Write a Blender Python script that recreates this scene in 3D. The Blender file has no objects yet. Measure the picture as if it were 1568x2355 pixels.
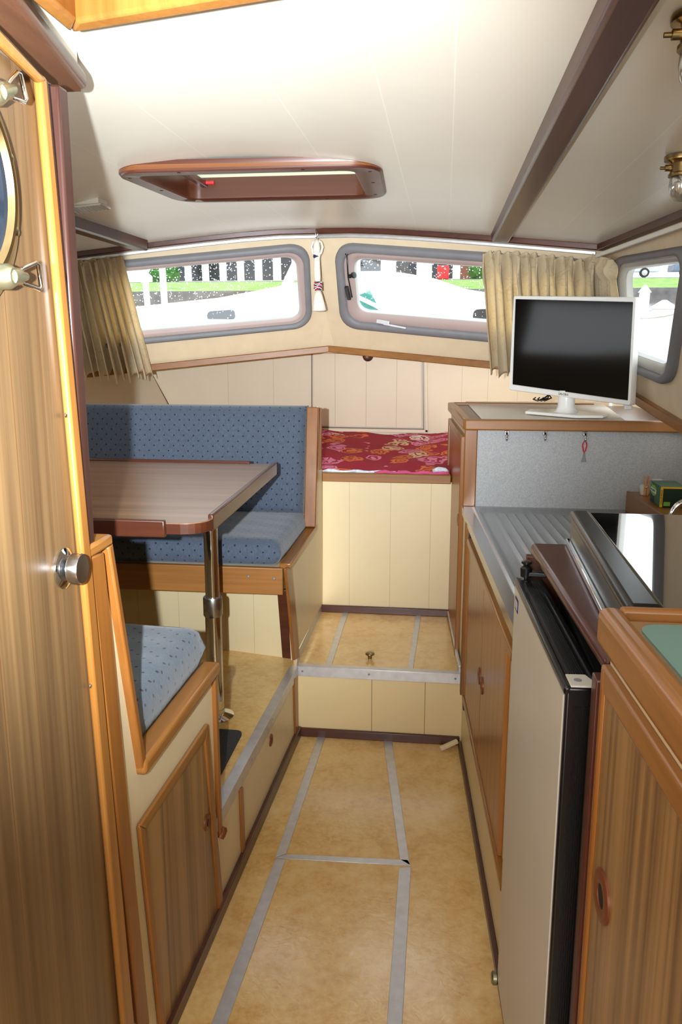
import bpy, bmesh, math, random
from mathutils import Vector as V, Matrix
random.seed(7)
R = math.radians
C = bpy.context.scene.collection
sc = bpy.context.scene

# ------------------------------------------------------------------ camera
EYE = V((0, 0, 1.6)); FPX = 1890.0; W, H = 1568, 2355
cam_d = bpy.data.cameras.new('camera'); cam = bpy.data.objects.new('camera', cam_d); C.objects.link(cam)
cam.location = EYE; cam.rotation_euler = (R(90 - 11.732), 0, R(7.1165))
cam_d.sensor_fit = 'VERTICAL'; cam_d.sensor_height = 24.0; cam_d.lens = 24.0 * FPX / H
cam_d.clip_start = 0.02; cam_d.clip_end = 500
sc.camera = cam
ROT = cam.rotation_euler.to_matrix()

# ------------------------------------------------------------------ sky, light, exposure
SKY = 3.6
FLASH = 640.0
sc.view_settings.view_transform = 'Standard'; sc.view_settings.look = 'None'
sc.view_settings.exposure = 0.0; sc.view_settings.gamma = 1.0; sc.view_settings.use_curve_mapping = False
sc.cycles.use_denoising = True
sc.cycles.max_bounces = 8; sc.cycles.diffuse_bounces = 4; sc.cycles.glossy_bounces = 4
sc.cycles.transparent_max_bounces = 10; sc.cycles.sample_clamp_indirect = 6.0
sc.cycles.caustics_reflective = False; sc.cycles.caustics_refractive = False
wd = bpy.data.worlds.new('overcast_sky'); sc.world = wd; wd.use_nodes = True
wd.node_tree.nodes['Background'].inputs[0].default_value = (0.93, 0.97, 1.0, 1)
wd.node_tree.nodes['Background'].inputs[1].default_value = SKY

def lamp(name, kind, loc, target, energy, color=(1, 1, 1), **kw):
    d = bpy.data.lights.new(name, kind); d.energy = energy; d.color = color
    for k, v in kw.items(): setattr(d, k, v)
    o = bpy.data.objects.new(name, d); C.objects.link(o); o.location = loc
    o.rotation_euler = (V(target) - V(loc)).to_track_quat('-Z', 'Y').to_euler()
    return o
# the camera's own flash, left of the lens (the camera is held upright)
lamp('camera_flash', 'SPOT', (-0.13, 0.0, 1.62), (-1.0, 2.1, 1.86), FLASH, (0.88, 0.95, 1.0), spot_size=R(86), spot_blend=1.0, shadow_soft_size=0.012)
# daylight coming in through the companionway behind the camera
lamp('companionway_daylight', 'AREA', (-0.15, -1.25, 1.55), (-0.15, 1.6, 0.1), 32.0, (1.0, 0.98, 0.95), shape='RECTANGLE', size=0.75, size_y=1.0)

# ------------------------------------------------------------------ helpers
def lin(c):
    return tuple(((x / 255) / 12.92 if x / 255 <= 0.04045 else ((x / 255 + 0.055) / 1.055) ** 2.4) for x in c) + (1,)

def nt(name):
    m = bpy.data.materials.new(name); m.use_nodes = True
    t = m.node_tree; b = t.nodes['Principled BSDF']
    return m, t, b
def N(t, typ, **kw):
    n = t.nodes.new(typ)
    for k, v in kw.items():
        if k.startswith('i_'):
            n.inputs[k[2:].replace('_', ' ')].default_value = v
        else: setattr(n, k, v)
    return n
def ramp(t, stops, interp='LINEAR'):
    r = t.nodes.new('ShaderNodeValToRGB'); r.color_ramp.interpolation = interp
    els = r.color_ramp.elements
    while len(els) < len(stops): els.new(0.5)
    for e, (p, c) in zip(els, stops): e.position = p; e.color = c
    return r
def bump(t, b, src, strength=0.1, dist=0.002):
    n = t.nodes.new('ShaderNodeBump'); n.inputs['Strength'].default_value = strength; n.inputs['Distance'].default_value = dist
    t.links.new(src, n.inputs['Height']); t.links.new(n.outputs[0], b.inputs['Normal'])
def coords(t, scale=(1, 1, 1), kind='Object'):
    tc = t.nodes.new('ShaderNodeTexCoord'); mp = t.nodes.new('ShaderNodeMapping'); mp.inputs['Scale'].default_value = scale
    t.links.new(tc.outputs[kind], mp.inputs[0]); return mp.outputs[0]

def plain(name, col, rough=0.5, metal=0.0, spec=0.5, var=0.0, scale=8.0, coat=0.0, bmp=0.0):
    m, t, b = nt(name)
    b.inputs['Roughness'].default_value = rough; b.inputs['Metallic'].default_value = metal
    b.inputs['Specular IOR Level'].default_value = spec; b.inputs['Coat Weight'].default_value = coat
    c = lin(col)
    nz = N(t, 'ShaderNodeTexNoise', i_Scale=scale, i_Detail=4.0)
    t.links.new(coords(t), nz.inputs['Vector'])
    lo = tuple(x * (1 - var) for x in c[:3]) + (1,); hi = tuple(min(1, x * (1 + var)) for x in c[:3]) + (1,)
    r = ramp(t, [(0.3, lo), (0.7, hi)]); t.links.new(nz.outputs[0], r.inputs[0]); t.links.new(r.outputs[0], b.inputs['Base Color'])
    if bmp: bump(t, b, nz.outputs[0], bmp)
    return m

def wood(name, dark, light, axis='z', rough=0.3, freq=60.0, stretch=0.035, spread=(0.3, 0.7), coat=0.0, joints=None):
    m, t, b = nt(name)
    s = {'x': (stretch, 1, 1), 'y': (1, stretch, 1), 'z': (1, 1, stretch)}[axis]
    v = coords(t, tuple(freq * k for k in s))
    n1 = N(t, 'ShaderNodeTexNoise', i_Scale=1.0, i_Detail=5.0, i_Roughness=0.65); t.links.new(v, n1.inputs['Vector'])
    n2 = N(t, 'ShaderNodeTexNoise', i_Scale=0.22, i_Detail=2.0); t.links.new(v, n2.inputs['Vector'])
    mx = N(t, 'ShaderNodeMath', operation='MULTIPLY_ADD'); mx.inputs[1].default_value = 0.5
    t.links.new(n2.outputs[0], mx.inputs[0])
    hf = N(t, 'ShaderNodeMath', operation='MULTIPLY'); hf.inputs[1].default_value = 0.5
    t.links.new(n1.outputs[0], hf.inputs[0]); t.links.new(hf.outputs[0], mx.inputs[2])
    r = ramp(t, [(spread[0], lin(dark)), (spread[1], lin(light))]); t.links.new(mx.outputs[0], r.inputs[0])
    if joints:
        g = t.nodes.new('ShaderNodeNewGeometry'); sp = t.nodes.new('ShaderNodeSeparateXYZ'); t.links.new(g.outputs['Position'], sp.inputs[0]); acc = None
        for x in joints:
            c_ = N(t, 'ShaderNodeMath', operation='COMPARE'); c_.inputs[1].default_value = x; c_.inputs[2].default_value = 0.0007; t.links.new(sp.outputs[1], c_.inputs[0])
            if acc is None: acc = c_.outputs[0]
            else:
                a_ = N(t, 'ShaderNodeMath', operation='MAXIMUM'); t.links.new(acc, a_.inputs[0]); t.links.new(c_.outputs[0], a_.inputs[1]); acc = a_.outputs[0]
        mj = N(t, 'ShaderNodeMix', data_type='RGBA'); t.links.new(acc, mj.inputs[0]); t.links.new(r.outputs[0], mj.inputs[6]); mj.inputs[7].default_value = lin((104, 64, 34)); t.links.new(mj.outputs[2], b.inputs['Base Color'])
    else: t.links.new(r.outputs[0], b.inputs['Base Color'])
    b.inputs['Roughness'].default_value = rough; b.inputs['Coat Weight'].default_value = coat; b.inputs['Coat Roughness'].default_value = 0.12
    bump(t, b, n1.outputs[0], 0.06, 0.001)
    return m

M = {}
M['cream'] = plain('cream_paint', (222, 206, 168), 0.38, var=0.03, scale=3)
M['cream2'] = plain('ivory_boards', (216, 199, 174), 0.45, var=0.03, scale=3)
M['vinyl'] = plain('cream_wall_vinyl', (226, 207, 176), 0.6, var=0.04, scale=14, bmp=0.05)
M['white'] = plain('white_paint', (238, 236, 228), 0.4, var=0.01)
M['tvwhite'] = plain('white_gloss_plastic', (236, 236, 234), 0.22, var=0.0)
M['dark'] = wood('dark_mahogany', (52, 22, 14), (92, 44, 28), 'x', 0.35)
M['darky'] = wood('dark_mahogany_lengthwise', (58, 28, 20), (96, 56, 42), 'y', 0.32)
M['darkz'] = wood('dark_mahogany_upright', (48, 26, 22), (72, 42, 34), 'z', 0.3)
M['maroon'] = plain('red_brown_varnish', (74, 34, 26), 0.3, var=0.15, scale=20)
M['header'] = wood('brown_varnished_board', (82, 52, 38), (108, 72, 52), 'y', 0.25)
M['or_x'] = wood('orange_varnish_across', (120, 76, 30), (162, 108, 50), 'x', 0.42)
M['or_y'] = wood('orange_varnish_lengthwise', (120, 76, 30), (162, 108, 50), 'y', 0.28)
M['or_z'] = wood('orange_varnish_upright', (112, 66, 26), (152, 96, 42), 'z', 0.28)
M['yellow'] = wood('golden_varnish_upright', (138, 86, 36), (172, 120, 58), 'z', 0.25)
M['teak'] = wood('teak_laminate_upright', (94, 64, 36), (160, 122, 76), 'z', 0.3, freq=60, stretch=0.015, spread=(0.40, 0.60))
M['teak2'] = wood('teak_laminate_red', (128, 76, 36), (164, 106, 54), 'z', 0.3, freq=45, stretch=0.02)
M['teakdoor'] = wood('teak_door_boards', (84, 62, 40), (130, 102, 68), 'z', 0.3, freq=60, stretch=0.015, spread=(0.38, 0.62), joints=[1.30 - 0.092 * i for i in range(1, 28)])
M['walnut'] = wood('walnut_laminate', (100, 68, 46), (150, 112, 82), 'x', 0.32, freq=60, stretch=0.03, spread=(0.33, 0.66))
M['walnut'].node_tree.nodes['Principled BSDF'].inputs['Specular IOR Level'].default_value = 0.9
M['mahog'] = wood('red_mahogany', (54, 24, 13), (84, 42, 24), 'x', 0.3, freq=30)
M['ply'] = wood('plywood_edge', (74, 40, 20), (136, 82, 42), 'x', 0.35, freq=90, stretch=0.01)
M['alu'] = plain('brushed_aluminium', (205, 205, 208), 0.45, 0.75, var=0.08, scale=30)
M['steel'] = plain('stainless_steel', (178, 178, 178), 0.24, 1.0, var=0.04, scale=6)
M['chrome'] = plain('polished_chrome', (215, 215, 215), 0.08, 1.0)
M['brass'] = plain('tarnished_brass', (150, 128, 88), 0.3, 1.0, var=0.2, scale=20)
M['bronze'] = plain('olive_bronze', (150, 146, 118), 0.35, 0.85, var=0.1, scale=20)
M['copper'] = plain('copper_brown', (120, 66, 38), 0.4, 0.3, var=0.15)
M['black'] = plain('black_plastic', (16, 16, 18), 0.3)
M['matblack'] = plain('matt_black', (8, 8, 9), 0.7)
M['rubber'] = plain('grey_rubber', (124, 124, 128), 0.55, var=0.05, scale=20)
M['mauve'] = plain('pinkish_grey_frame', (178, 158, 154), 0.45, var=0.03)
M['greyframe'] = plain('light_grey_frame', (186, 184, 180), 0.4, var=0.03)
M['fridge'] = plain('beige_fridge_panel', (198, 193, 182), 0.38, var=0.02)
M['green'] = plain('grey_green_laminate', (112, 146, 136), 0.5, var=0.04, scale=6)
M['tray'] = plain('brown_inset', (150, 118, 84), 0.3, var=0.08)
M['screen'] = plain('black_screen', (5, 5, 6), 0.09, spec=0.32)
M['rope'] = plain('white_cotton_cord', (232, 228, 216), 0.9, var=0.06, scale=120, bmp=0.5)
M['red'] = plain('red_cord', (190, 30, 36), 0.6)
M['navy'] = plain('navy_cord', (40, 40, 84), 0.7)
M['carpet'] = plain('charcoal_carpet', (52, 52, 54), 0.95, var=0.5, scale=350, bmp=0.8)
M['cloth'] = plain('pale_woven_mat', (236, 226, 212), 0.85, var=0.12, scale=260, bmp=0.4)
M['pegwood'] = wood('pale_peg_wood', (190, 130, 74), (214, 156, 96), 'z', 0.6)
M['boxgreen'] = plain('tea_box_green', (38, 84, 46), 0.45, var=0.12, scale=14)
M['boxdark'] = plain('tea_box_dark_green', (18, 44, 26), 0.4, var=0.1, scale=14)
M['leaf'] = plain('bright_green_print', (120, 180, 60), 0.45)
M['yel'] = plain('yellow_print', (228, 188, 40), 0.45)
M['ink'] = plain('dark_print', (30, 30, 30), 0.5)
M['lightprint'] = plain('white_print', (236, 238, 232), 0.5)
M['mirror'] = plain('porthole_glass', (120, 140, 170), 0.05, 0.9)
M['clearpl'] = plain('clear_ribbed_plastic', (205, 202, 196), 0.15, var=0.05)
M['teal'] = plain('teal_tarpaulin', (60, 140, 130), 0.6, var=0.1)
M['asphalt'] = plain('road_grey', (150, 146, 144), 0.9)
M['silver'] = plain('pale_silver_car_paint', (196, 204, 214), 0.3)
M['darkcar'] = plain('grey_blue_car_paint', (104, 116, 136), 0.3)
M['tyre'] = plain('tyre_rubber', (26, 26, 28), 0.8)
M['redlamp'] = plain('red_tail_lamp', (220, 30, 30), 0.3)
M['glassdark'] = plain('dark_window_glass', (22, 28, 38), 0.15)
M['brick'] = plain('red_brown_brick', (130, 84, 66), 0.9, var=0.15, scale=3)
M['stone'] = plain('grey_quay_stone', (116, 110, 108), 0.9, var=0.3, scale=2)
M['bush'] = plain('green_leaves', (60, 110, 40), 0.9, var=0.5, scale=3)

def seams_mat(name, col, rough, xs, axis, width=0.0016, dark=0.35, light=None, var=0.03):
    """paint with narrow joints at the given positions along an axis of the world"""
    m, t, b = nt(name); b.inputs['Roughness'].default_value = rough
    g = t.nodes.new('ShaderNodeNewGeometry'); sp = t.nodes.new('ShaderNodeSeparateXYZ'); t.links.new(g.outputs['Position'], sp.inputs[0])
    acc = None
    for x in xs:
        s = N(t, 'ShaderNodeMath', operation='COMPARE'); s.inputs[1].default_value = x; s.inputs[2].default_value = width
        t.links.new(sp.outputs['XYZ'.index(axis.upper())], s.inputs[0])
        if acc is None: acc = s.outputs[0]
        else:
            a = N(t, 'ShaderNodeMath', operation='MAXIMUM'); t.links.new(acc, a.inputs[0]); t.links.new(s.outputs[0], a.inputs[1]); acc = a.outputs[0]
    nz = N(t, 'ShaderNodeTexNoise', i_Scale=2.5, i_Detail=4.0); t.links.new(coords(t), nz.inputs['Vector'])
    c = lin(col); r = ramp(t, [(0.3, tuple(x * (1 - var) for x in c[:3]) + (1,)), (0.7, tuple(min(1, x * (1 + var)) for x in c[:3]) + (1,))])
    t.links.new(nz.outputs[0], r.inputs[0])
    mx = N(t, 'ShaderNodeMix', data_type='RGBA'); t.links.new(acc, mx.inputs[0]); t.links.new(r.outputs[0], mx.inputs[6])
    mx.inputs[7].default_value = light if light else tuple(x * dark for x in c[:3]) + (1,)
    t.links.new(mx.outputs[2], b.inputs['Base Color'])
    inv = N(t, 'ShaderNodeMath', operation='SUBTRACT'); inv.inputs[0].default_value = 1.0; t.links.new(acc, inv.inputs[1])
    bump(t, b, inv.outputs[0], 0.5, 0.002)
    return m
M['ceiling'] = seams_mat('ceiling_boards', (233, 227, 213), 0.3, [-1.55, -1.28, -0.92, -0.668, -0.35, -0.135, 0.004, 0.41, 0.537, 0.7], 'x', 0.0013, light=lin((244, 240, 226)))  # seams lighter than the boards: their bright highlight is put into the colour
M['boards_step'] = seams_mat('cream_step_boards', (222, 200, 152), 0.4, [-0.262, -0.047], 'x', 0.0014)
M['boards_berth'] = seams_mat('cream_berth_boards', (222, 206, 168), 0.4, [-0.437, -0.24, -0.05], 'x', 0.0012, dark=0.72)
M['boards_bench'] = seams_mat('cream_bench_boards', (222, 204, 162), 0.4, [-1.32, -1.12, -0.90, -0.77], 'x', 0.001, dark=0.7)
M['boards_fore'] = seams_mat('ivory_bulkhead_boards', (216, 199, 174), 0.45, [-1.3, -1.02, 0.1, 0.25, 0.42], 'x', 0.0013, dark=0.75)
M['boards_door'] = seams_mat('ivory_hatch_boards', (216, 199, 174), 0.45, [-0.645, -0.46, -0.28], 'x', 0.0013, dark=0.6)
M['sinkdoor'] = seams_mat('teak_plank_doors', (160, 104, 52), 0.3, [1.95 + 0.083 * i for i in range(12)], 'y', 0.0030, dark=0.4, var=0.12)

def lino(name):
    m, t, b = nt(name)
    n1 = N(t, 'ShaderNodeTexNoise', i_Scale=9.0, i_Detail=6.0, i_Roughness=0.7); t.links.new(coords(t), n1.inputs['Vector'])
    n3 = N(t, 'ShaderNodeTexNoise', i_Scale=60.0, i_Detail=3.0); t.links.new(coords(t), n3.inputs['Vector'])
    ad = N(t, 'ShaderNodeMath', operation='MULTIPLY_ADD'); ad.inputs[1].default_value = 0.3; t.links.new(n3.outputs[0], ad.inputs[0])
    h = N(t, 'ShaderNodeMath', operation='MULTIPLY'); h.inputs[1].default_value = 0.7; t.links.new(n1.outputs[0], h.inputs[0]); t.links.new(h.outputs[0], ad.inputs[2])
    r = ramp(t, [(0.36, lin((206, 160, 88))), (0.5, lin((222, 182, 114))), (0.62, lin((229, 196, 134)))])
    t.links.new(ad.outputs[0], r.inputs[0]); t.links.new(r.outputs[0], b.inputs['Base Color'])
    b.inputs['Roughness'].default_value = 0.2; b.inputs['Specular IOR Level'].default_value = 0.9
    n2 = N(t, 'ShaderNodeTexNoise', i_Scale=28.0, i_Detail=5.0, i_Distortion=1.5); t.links.new(coords(t, (1, 1, 1)), n2.inputs['Vector'])
    bump(t, b, n2.outputs[0], 0.28, 0.0022)
    return m
M['lino'] = lino('tan_linoleum')

def speckle(name):
    m, t, b = nt(name)
    n1 = N(t, 'ShaderNodeTexNoise', i_Scale=240.0, i_Detail=4.0); t.links.new(coords(t), n1.inputs['Vector'])
    n2 = N(t, 'ShaderNodeTexVoronoi', i_Scale=110.0); t.links.new(coords(t), n2.inputs['Vector'])
    r = ramp(t, [(0.3, lin((150, 152, 154))), (0.7, lin((176, 178, 180)))]); t.links.new(n1.outputs[0], r.inputs[0])
    t.links.new(r.outputs[0], b.inputs['Base Color']); b.inputs['Roughness'].default_value = 0.55
    return m
M['speckle'] = speckle('grey_speckled_laminate')

def dotted(name, col, dot, sp=0.044):
    m, t, b = nt(name)
    tc = t.nodes.new('ShaderNodeTexCoord'); s = t.nodes.new('ShaderNodeSeparateXYZ'); t.links.new(tc.outputs['UV'], s.inputs[0])
    def mth(op, a, c=None):
        n = N(t, 'ShaderNodeMath', operation=op)
        for i, q in enumerate((a, c)):
            if q is None: continue
            if isinstance(q, (int, float)): n.inputs[i].default_value = q
            else: t.links.new(q, n.inputs[i])
        return n.outputs[0]
    v = mth('MULTIPLY', s.outputs[1], 2.0 / sp); u = mth('MULTIPLY', s.outputs[0], 1.0 / sp)
    row = mth('FLOOR', v); odd = mth('MULTIPLY', mth('MODULO', row, 2.0), 0.5)
    du = mth('SUBTRACT', mth('FRACT', mth('ADD', u, odd)), 0.5); dv = mth('MULTIPLY', mth('SUBTRACT', mth('FRACT', v), 0.5), 0.5)
    d2 = mth('ADD', mth('MULTIPLY', du, du), mth('MULTIPLY', dv, dv)); mask = mth('LESS_THAN', d2, 0.0065)
    w = N(t, 'ShaderNodeTexNoise', i_Scale=1.0, i_Detail=3.0); t.links.new(coords(t, (300, 300, 40), 'Object'), w.inputs['Vector'])
    big = N(t, 'ShaderNodeTexNoise', i_Scale=7.0, i_Detail=3.0); t.links.new(coords(t), big.inputs['Vector'])
    c = lin(col); r = ramp(t, [(0.3, tuple(x * 0.8 for x in c[:3]) + (1,)), (0.7, tuple(x * 1.2 for x in c[:3]) + (1,))]); t.links.new(w.outputs[0], r.inputs[0])
    mx = N(t, 'ShaderNodeMix', data_type='RGBA'); t.links.new(mask, mx.inputs[0]); t.links.new(r.outputs[0], mx.inputs[6]); mx.inputs[7].default_value = lin(dot)
    t.links.new(mx.outputs[2], b.inputs['Base Color']); b.inputs['Roughness'].default_value = 0.9; b.inputs['Sheen Weight'].default_value = 0.25
    bump(t, b, big.outputs[0], 0.35, 0.012)
    return m
M['blue'] = dotted('blue_dotted_fabric', (70, 81, 98), (22, 24, 48))
M['blue2'] = dotted('grey_blue_dotted_fabric', (84, 96, 108), (24, 26, 48), 0.05)

def floral(name):
    m, t, b = nt(name)
    v = coords(t, (1, 1, 1), 'UV')
    nz = N(t, 'ShaderNodeTexNoise', i_Scale=9.0, i_Detail=2.0); t.links.new(v, nz.inputs['Vector'])
    mxv = N(t, 'ShaderNodeMix', data_type='VECTOR'); mxv.inputs[0].default_value = 0.16; t.links.new(v, mxv.inputs[4]); t.links.new(nz.outputs[1], mxv.inputs[5])
    vo = N(t, 'ShaderNodeTexVoronoi', i_Scale=9.0); t.links.new(mxv.outputs[1], vo.inputs['Vector'])
    red = lin((164, 26, 52))
    # blob colour by cell, blob shape by distance
    sp = t.nodes.new('ShaderNodeSeparateColor'); t.links.new(vo.outputs['Color'], sp.inputs[0])
    pal = ramp(t, [(0.0, lin((226, 120, 60))), (0.25, lin((226, 130, 164))), (0.45, red), (0.6, lin((222, 190, 150))), (0.75, lin((236, 150, 186))), (0.9, lin((238, 226, 220)))], 'CONSTANT')
    t.links.new(sp.outputs[0], pal.inputs[0])
    rings = ramp(t, [(0.0, (1, 1, 1, 1)), (0.10, (0, 0, 0, 1)), (0.17, (1, 1, 1, 1)), (0.30, (0, 0, 0, 1)), (0.37, (1, 1, 1, 1)), (0.5, (0, 0, 0, 1))], 'CONSTANT'); t.links.new(vo.outputs['Distance'], rings.inputs[0])
    mx = N(t, 'ShaderNodeMix', data_type='RGBA'); t.links.new(rings.outputs[0], mx.inputs[0]); mx.inputs[6].default_value = red; t.links.new(pal.outputs[0], mx.inputs[7])
    t.links.new(mx.outputs[2], b.inputs['Base Color']); b.inputs['Roughness'].default_value = 0.85
    return m
M['floral'] = floral('red_floral_cotton')
M['pinkhem'] = plain('pink_hem', (206, 84, 130), 0.85, var=0.1)
M['bluehem'] = plain('white_blue_lining', (214, 226, 236), 0.85, var=0.2, scale=60)

def curtain_mat(name):
    m, t, b = nt(name)
    out = t.nodes['Material Output']
    nz = N(t, 'ShaderNodeTexNoise', i_Scale=18.0, i_Detail=1.0, i_Distortion=1.0); t.links.new(coords(t), nz.inputs['Vector'])
    ln = ramp(t, [(0.47, lin((226, 214, 186))), (0.495, lin((202, 187, 154))), (0.52, lin((226, 214, 186)))]); t.links.new(nz.outputs[0], ln.inputs[0])
    t.links.new(ln.outputs[0], b.inputs['Base Color']); b.inputs['Roughness'].default_value = 0.75
    tr = t.nodes.new('ShaderNodeBsdfTranslucent'); tr.inputs[0].default_value = lin((240, 218, 170))
    mx = t.nodes.new('ShaderNodeMixShader'); mx.inputs[0].default_value = 0.42
    t.links.new(b.outputs[0], mx.inputs[1]); t.links.new(tr.outputs[0], mx.inputs[2]); t.links.new(mx.outputs[0], out.inputs[0])
    return m
M['curtain'] = curtain_mat('gold_curtain_cloth')

def pane(name, tint=(0.93, 0.96, 0.97, 1), refl=0.06):
    m, t, b = nt(name); t.nodes.remove(b); out = t.nodes['Material Output']
    tr = t.nodes.new('ShaderNodeBsdfTransparent'); tr.inputs[0].default_value = tint
    gl = t.nodes.new('ShaderNodeBsdfGlossy'); gl.inputs['Roughness'].default_value = 0.03
    mx = t.nodes.new('ShaderNodeMixShader'); mx.inputs[0].default_value = refl
    t.links.new(tr.outputs[0], mx.inputs[1]); t.links.new(gl.outputs[0], mx.inputs[2]); t.links.new(mx.outputs[0], out.inputs[0])
    return m
M['pane'] = pane('window_glass')
M['bulb'] = pane('lamp_glass', (0.82, 0.82, 0.8, 1), 0.3)
def drop_mat():
    m, t, b = nt('rain_drop_water'); t.nodes.remove(b); out = t.nodes['Material Output']
    a = t.nodes.new('ShaderNodeBsdfTranslucent'); a.inputs[0].default_value = (0.95, 0.97, 1, 1)
    c = t.nodes.new('ShaderNodeBsdfTransparent'); mx = t.nodes.new('ShaderNodeMixShader'); mx.inputs[0].default_value = 0.3
    t.links.new(a.outputs[0], mx.inputs[1]); t.links.new(c.outputs[0], mx.inputs[2]); t.links.new(mx.outputs[0], out.inputs[0]); return m
M['drop'] = drop_mat()
def lid_mat():
    m, t, b = nt('milky_skylight_lid'); out = t.nodes['Material Output']
    b.inputs['Base Color'].default_value = lin((240, 240, 226)); b.inputs['Roughness'].default_value = 0.4
    tr = t.nodes.new('ShaderNodeBsdfTranslucent'); tr.inputs[0].default_value = lin((236, 240, 226))
    mx = t.nodes.new('ShaderNodeMixShader'); mx.inputs[0].default_value = 0.5
    t.links.new(b.outputs[0], mx.inputs[1]); t.links.new(tr.outputs[0], mx.inputs[2]); t.links.new(mx.outputs[0], out.inputs[0]); return m
M['lid'] = lid_mat()
def hob_mat():
    m, t, b = nt('black_glass_with_fine_dots')
    b.inputs['Roughness'].default_value = 0.06
    vo = N(t, 'ShaderNodeTexVoronoi', i_Scale=220.0, i_Randomness=0.0); t.links.new(coords(t), vo.inputs['Vector'])
    r = ramp(t, [(0.25, lin((46, 46, 48))), (0.4, lin((12, 12, 13)))]); t.links.new(vo.outputs['Distance'], r.inputs[0]); t.links.new(r.outputs[0], b.inputs['Base Color'])
    b.inputs['Coat Weight'].default_value = 1.0; b.inputs['Coat Roughness'].default_value = 0.01; b.inputs['Coat IOR'].default_value = 2.2
    return m
M['hob'] = hob_mat()
def water_mat():
    m, t, b = nt('grey_canal_water'); b.inputs['Base Color'].default_value = lin((128, 128, 124)); b.inputs['Roughness'].default_value = 0.15
    n = N(t, 'ShaderNodeTexNoise', i_Scale=1.6, i_Detail=4.0, i_Distortion=0.8); t.links.new(coords(t, (1, 0.35, 1)), n.inputs['Vector']); bump(t, b, n.outputs[0], 0.9, 0.25); return m
M['water'] = water_mat()
M['grass'] = plain('bright_green_grass', (120, 156, 70), 0.95, var=0.35, scale=1.5)

# ---- mesh helpers
def box(bm, x0, x1, y0, y1, z0, z1):
    vs = [bm.verts.new((x, y, z)) for z in (z0, z1) for y in (y0, y1) for x in (x0, x1)]
    for f in ((0, 2, 3, 1), (4, 5, 7, 6), (0, 1, 5, 4), (2, 6, 7, 3), (0, 4, 6, 2), (1, 3, 7, 5)): bm.faces.new([vs[i] for i in f])
def prism(bm, pts, vec):
    vec = V(vec); a = [bm.verts.new(V(p)) for p in pts]; b = [bm.verts.new(V(p) + vec) for p in pts]; n = len(pts)
    bm.faces.new(a[::-1]); bm.faces.new(b)
    for i in range(n): bm.faces.new((a[i], a[(i + 1) % n], b[(i + 1) % n], b[i]))
def bar(bm, p, q, w, h, up=(0, 0, 1)):
    """square-section batten from p to q: w across, h along up"""
    p, q, up = V(p), V(q), V(up); d = (q - p).normalized(); s = d.cross(up).normalized(); u = s.cross(d).normalized()
    pts = [p + s * (w / 2) * a + u * (h / 2) * b for a, b in ((-1, -1), (1, -1), (1, 1), (-1, 1))]; prism(bm, pts, q - p)
def basis(d):
    d = V(d).normalized(); a = V((0, 0, 1)) if abs(d.z) < 0.9 else V((1, 0, 0)); s = d.cross(a).normalized(); return s, s.cross(d).normalized(), d
def lathe(bm, prof, o, axis, seg=32, caps=True):
    s, u, d = basis(axis); o = V(o); rings = []
    for r, h in prof: rings.append([bm.verts.new(o + d * h + (s * math.cos(2 * math.pi * k / seg) + u * math.sin(2 * math.pi * k / seg)) * max(r, 1e-5)) for k in range(seg)])
    for a, b in zip(rings, rings[1:]):
        for k in range(seg): bm.faces.new((a[k], a[(k + 1) % seg], b[(k + 1) % seg], b[k]))
    if caps: bm.faces.new(rings[0][::-1]); bm.faces.new(rings[-1])
def tube(bm, pts, r, seg=10, closed=False, caps=True):
    pts = [V(p) for p in pts]; n = len(pts); rings = []; prev = None
    for i in range(n):
        d = (pts[(i + 1) % n] - pts[i - 1]) if closed else (pts[min(i + 1, n - 1)] - pts[max(i - 1, 0)])
        d.normalize()
        if prev is None: s = basis(d)[0]
        else: s = (prev - d * prev.dot(d)).normalized()
        prev = s; u = d.cross(s); rr = r[i] if isinstance(r, (list, tuple)) else r
        rings.append([bm.verts.new(pts[i] + (s * math.cos(2 * math.pi * k / seg) + u * math.sin(2 * math.pi * k / seg)) * rr) for k in range(seg)])
    m = n if closed else n - 1
    for i in range(m):
        a, b = rings[i], rings[(i + 1) % n]
        for k in range(seg): bm.faces.new((a[k], a[(k + 1) % seg], b[(k + 1) % seg], b[k]))
    if caps and not closed: bm.faces.new(rings[0][::-1]); bm.faces.new(rings[-1])
def loft(bm, loops, closed=True, caps=False):
    rs = [[bm.verts.new(V(p)) for p in l] for l in loops]; n = len(rs[0])
    for a, b in zip(rs, rs[1:]):
        for k in range(n if closed else n - 1): bm.faces.new((a[k], a[(k + 1) % n], b[(k + 1) % n], b[k]))
    if caps: bm.faces.new(rs[0][::-1]); bm.faces.new(rs[-1])
def rquad(q, r, seg=7):
    """rounded outline of a planar quad; r is one radius or four"""
    q = [V(p) for p in q]; out = []
    for i in range(4):
        p, a, b = q[i], q[i - 1], q[(i + 1) % 4]; rr = r[i] if isinstance(r, (list, tuple)) else r
        s, e = p + (a - p).normalized() * rr, p + (b - p).normalized() * rr
        for k in range(seg + 1):
            t = k / seg; out.append(s * (1 - t) ** 2 + p * 2 * t * (1 - t) * 0.82 + (s + e) * 0.5 * 2 * t * (1 - t) * 0.18 + e * t * t)
    return out
def mix(a, b, t): return [p * (1 - t) + q * t for p, q in zip(a, b)]
def shift(l, v): return [p + V(v) for p in l]

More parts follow.
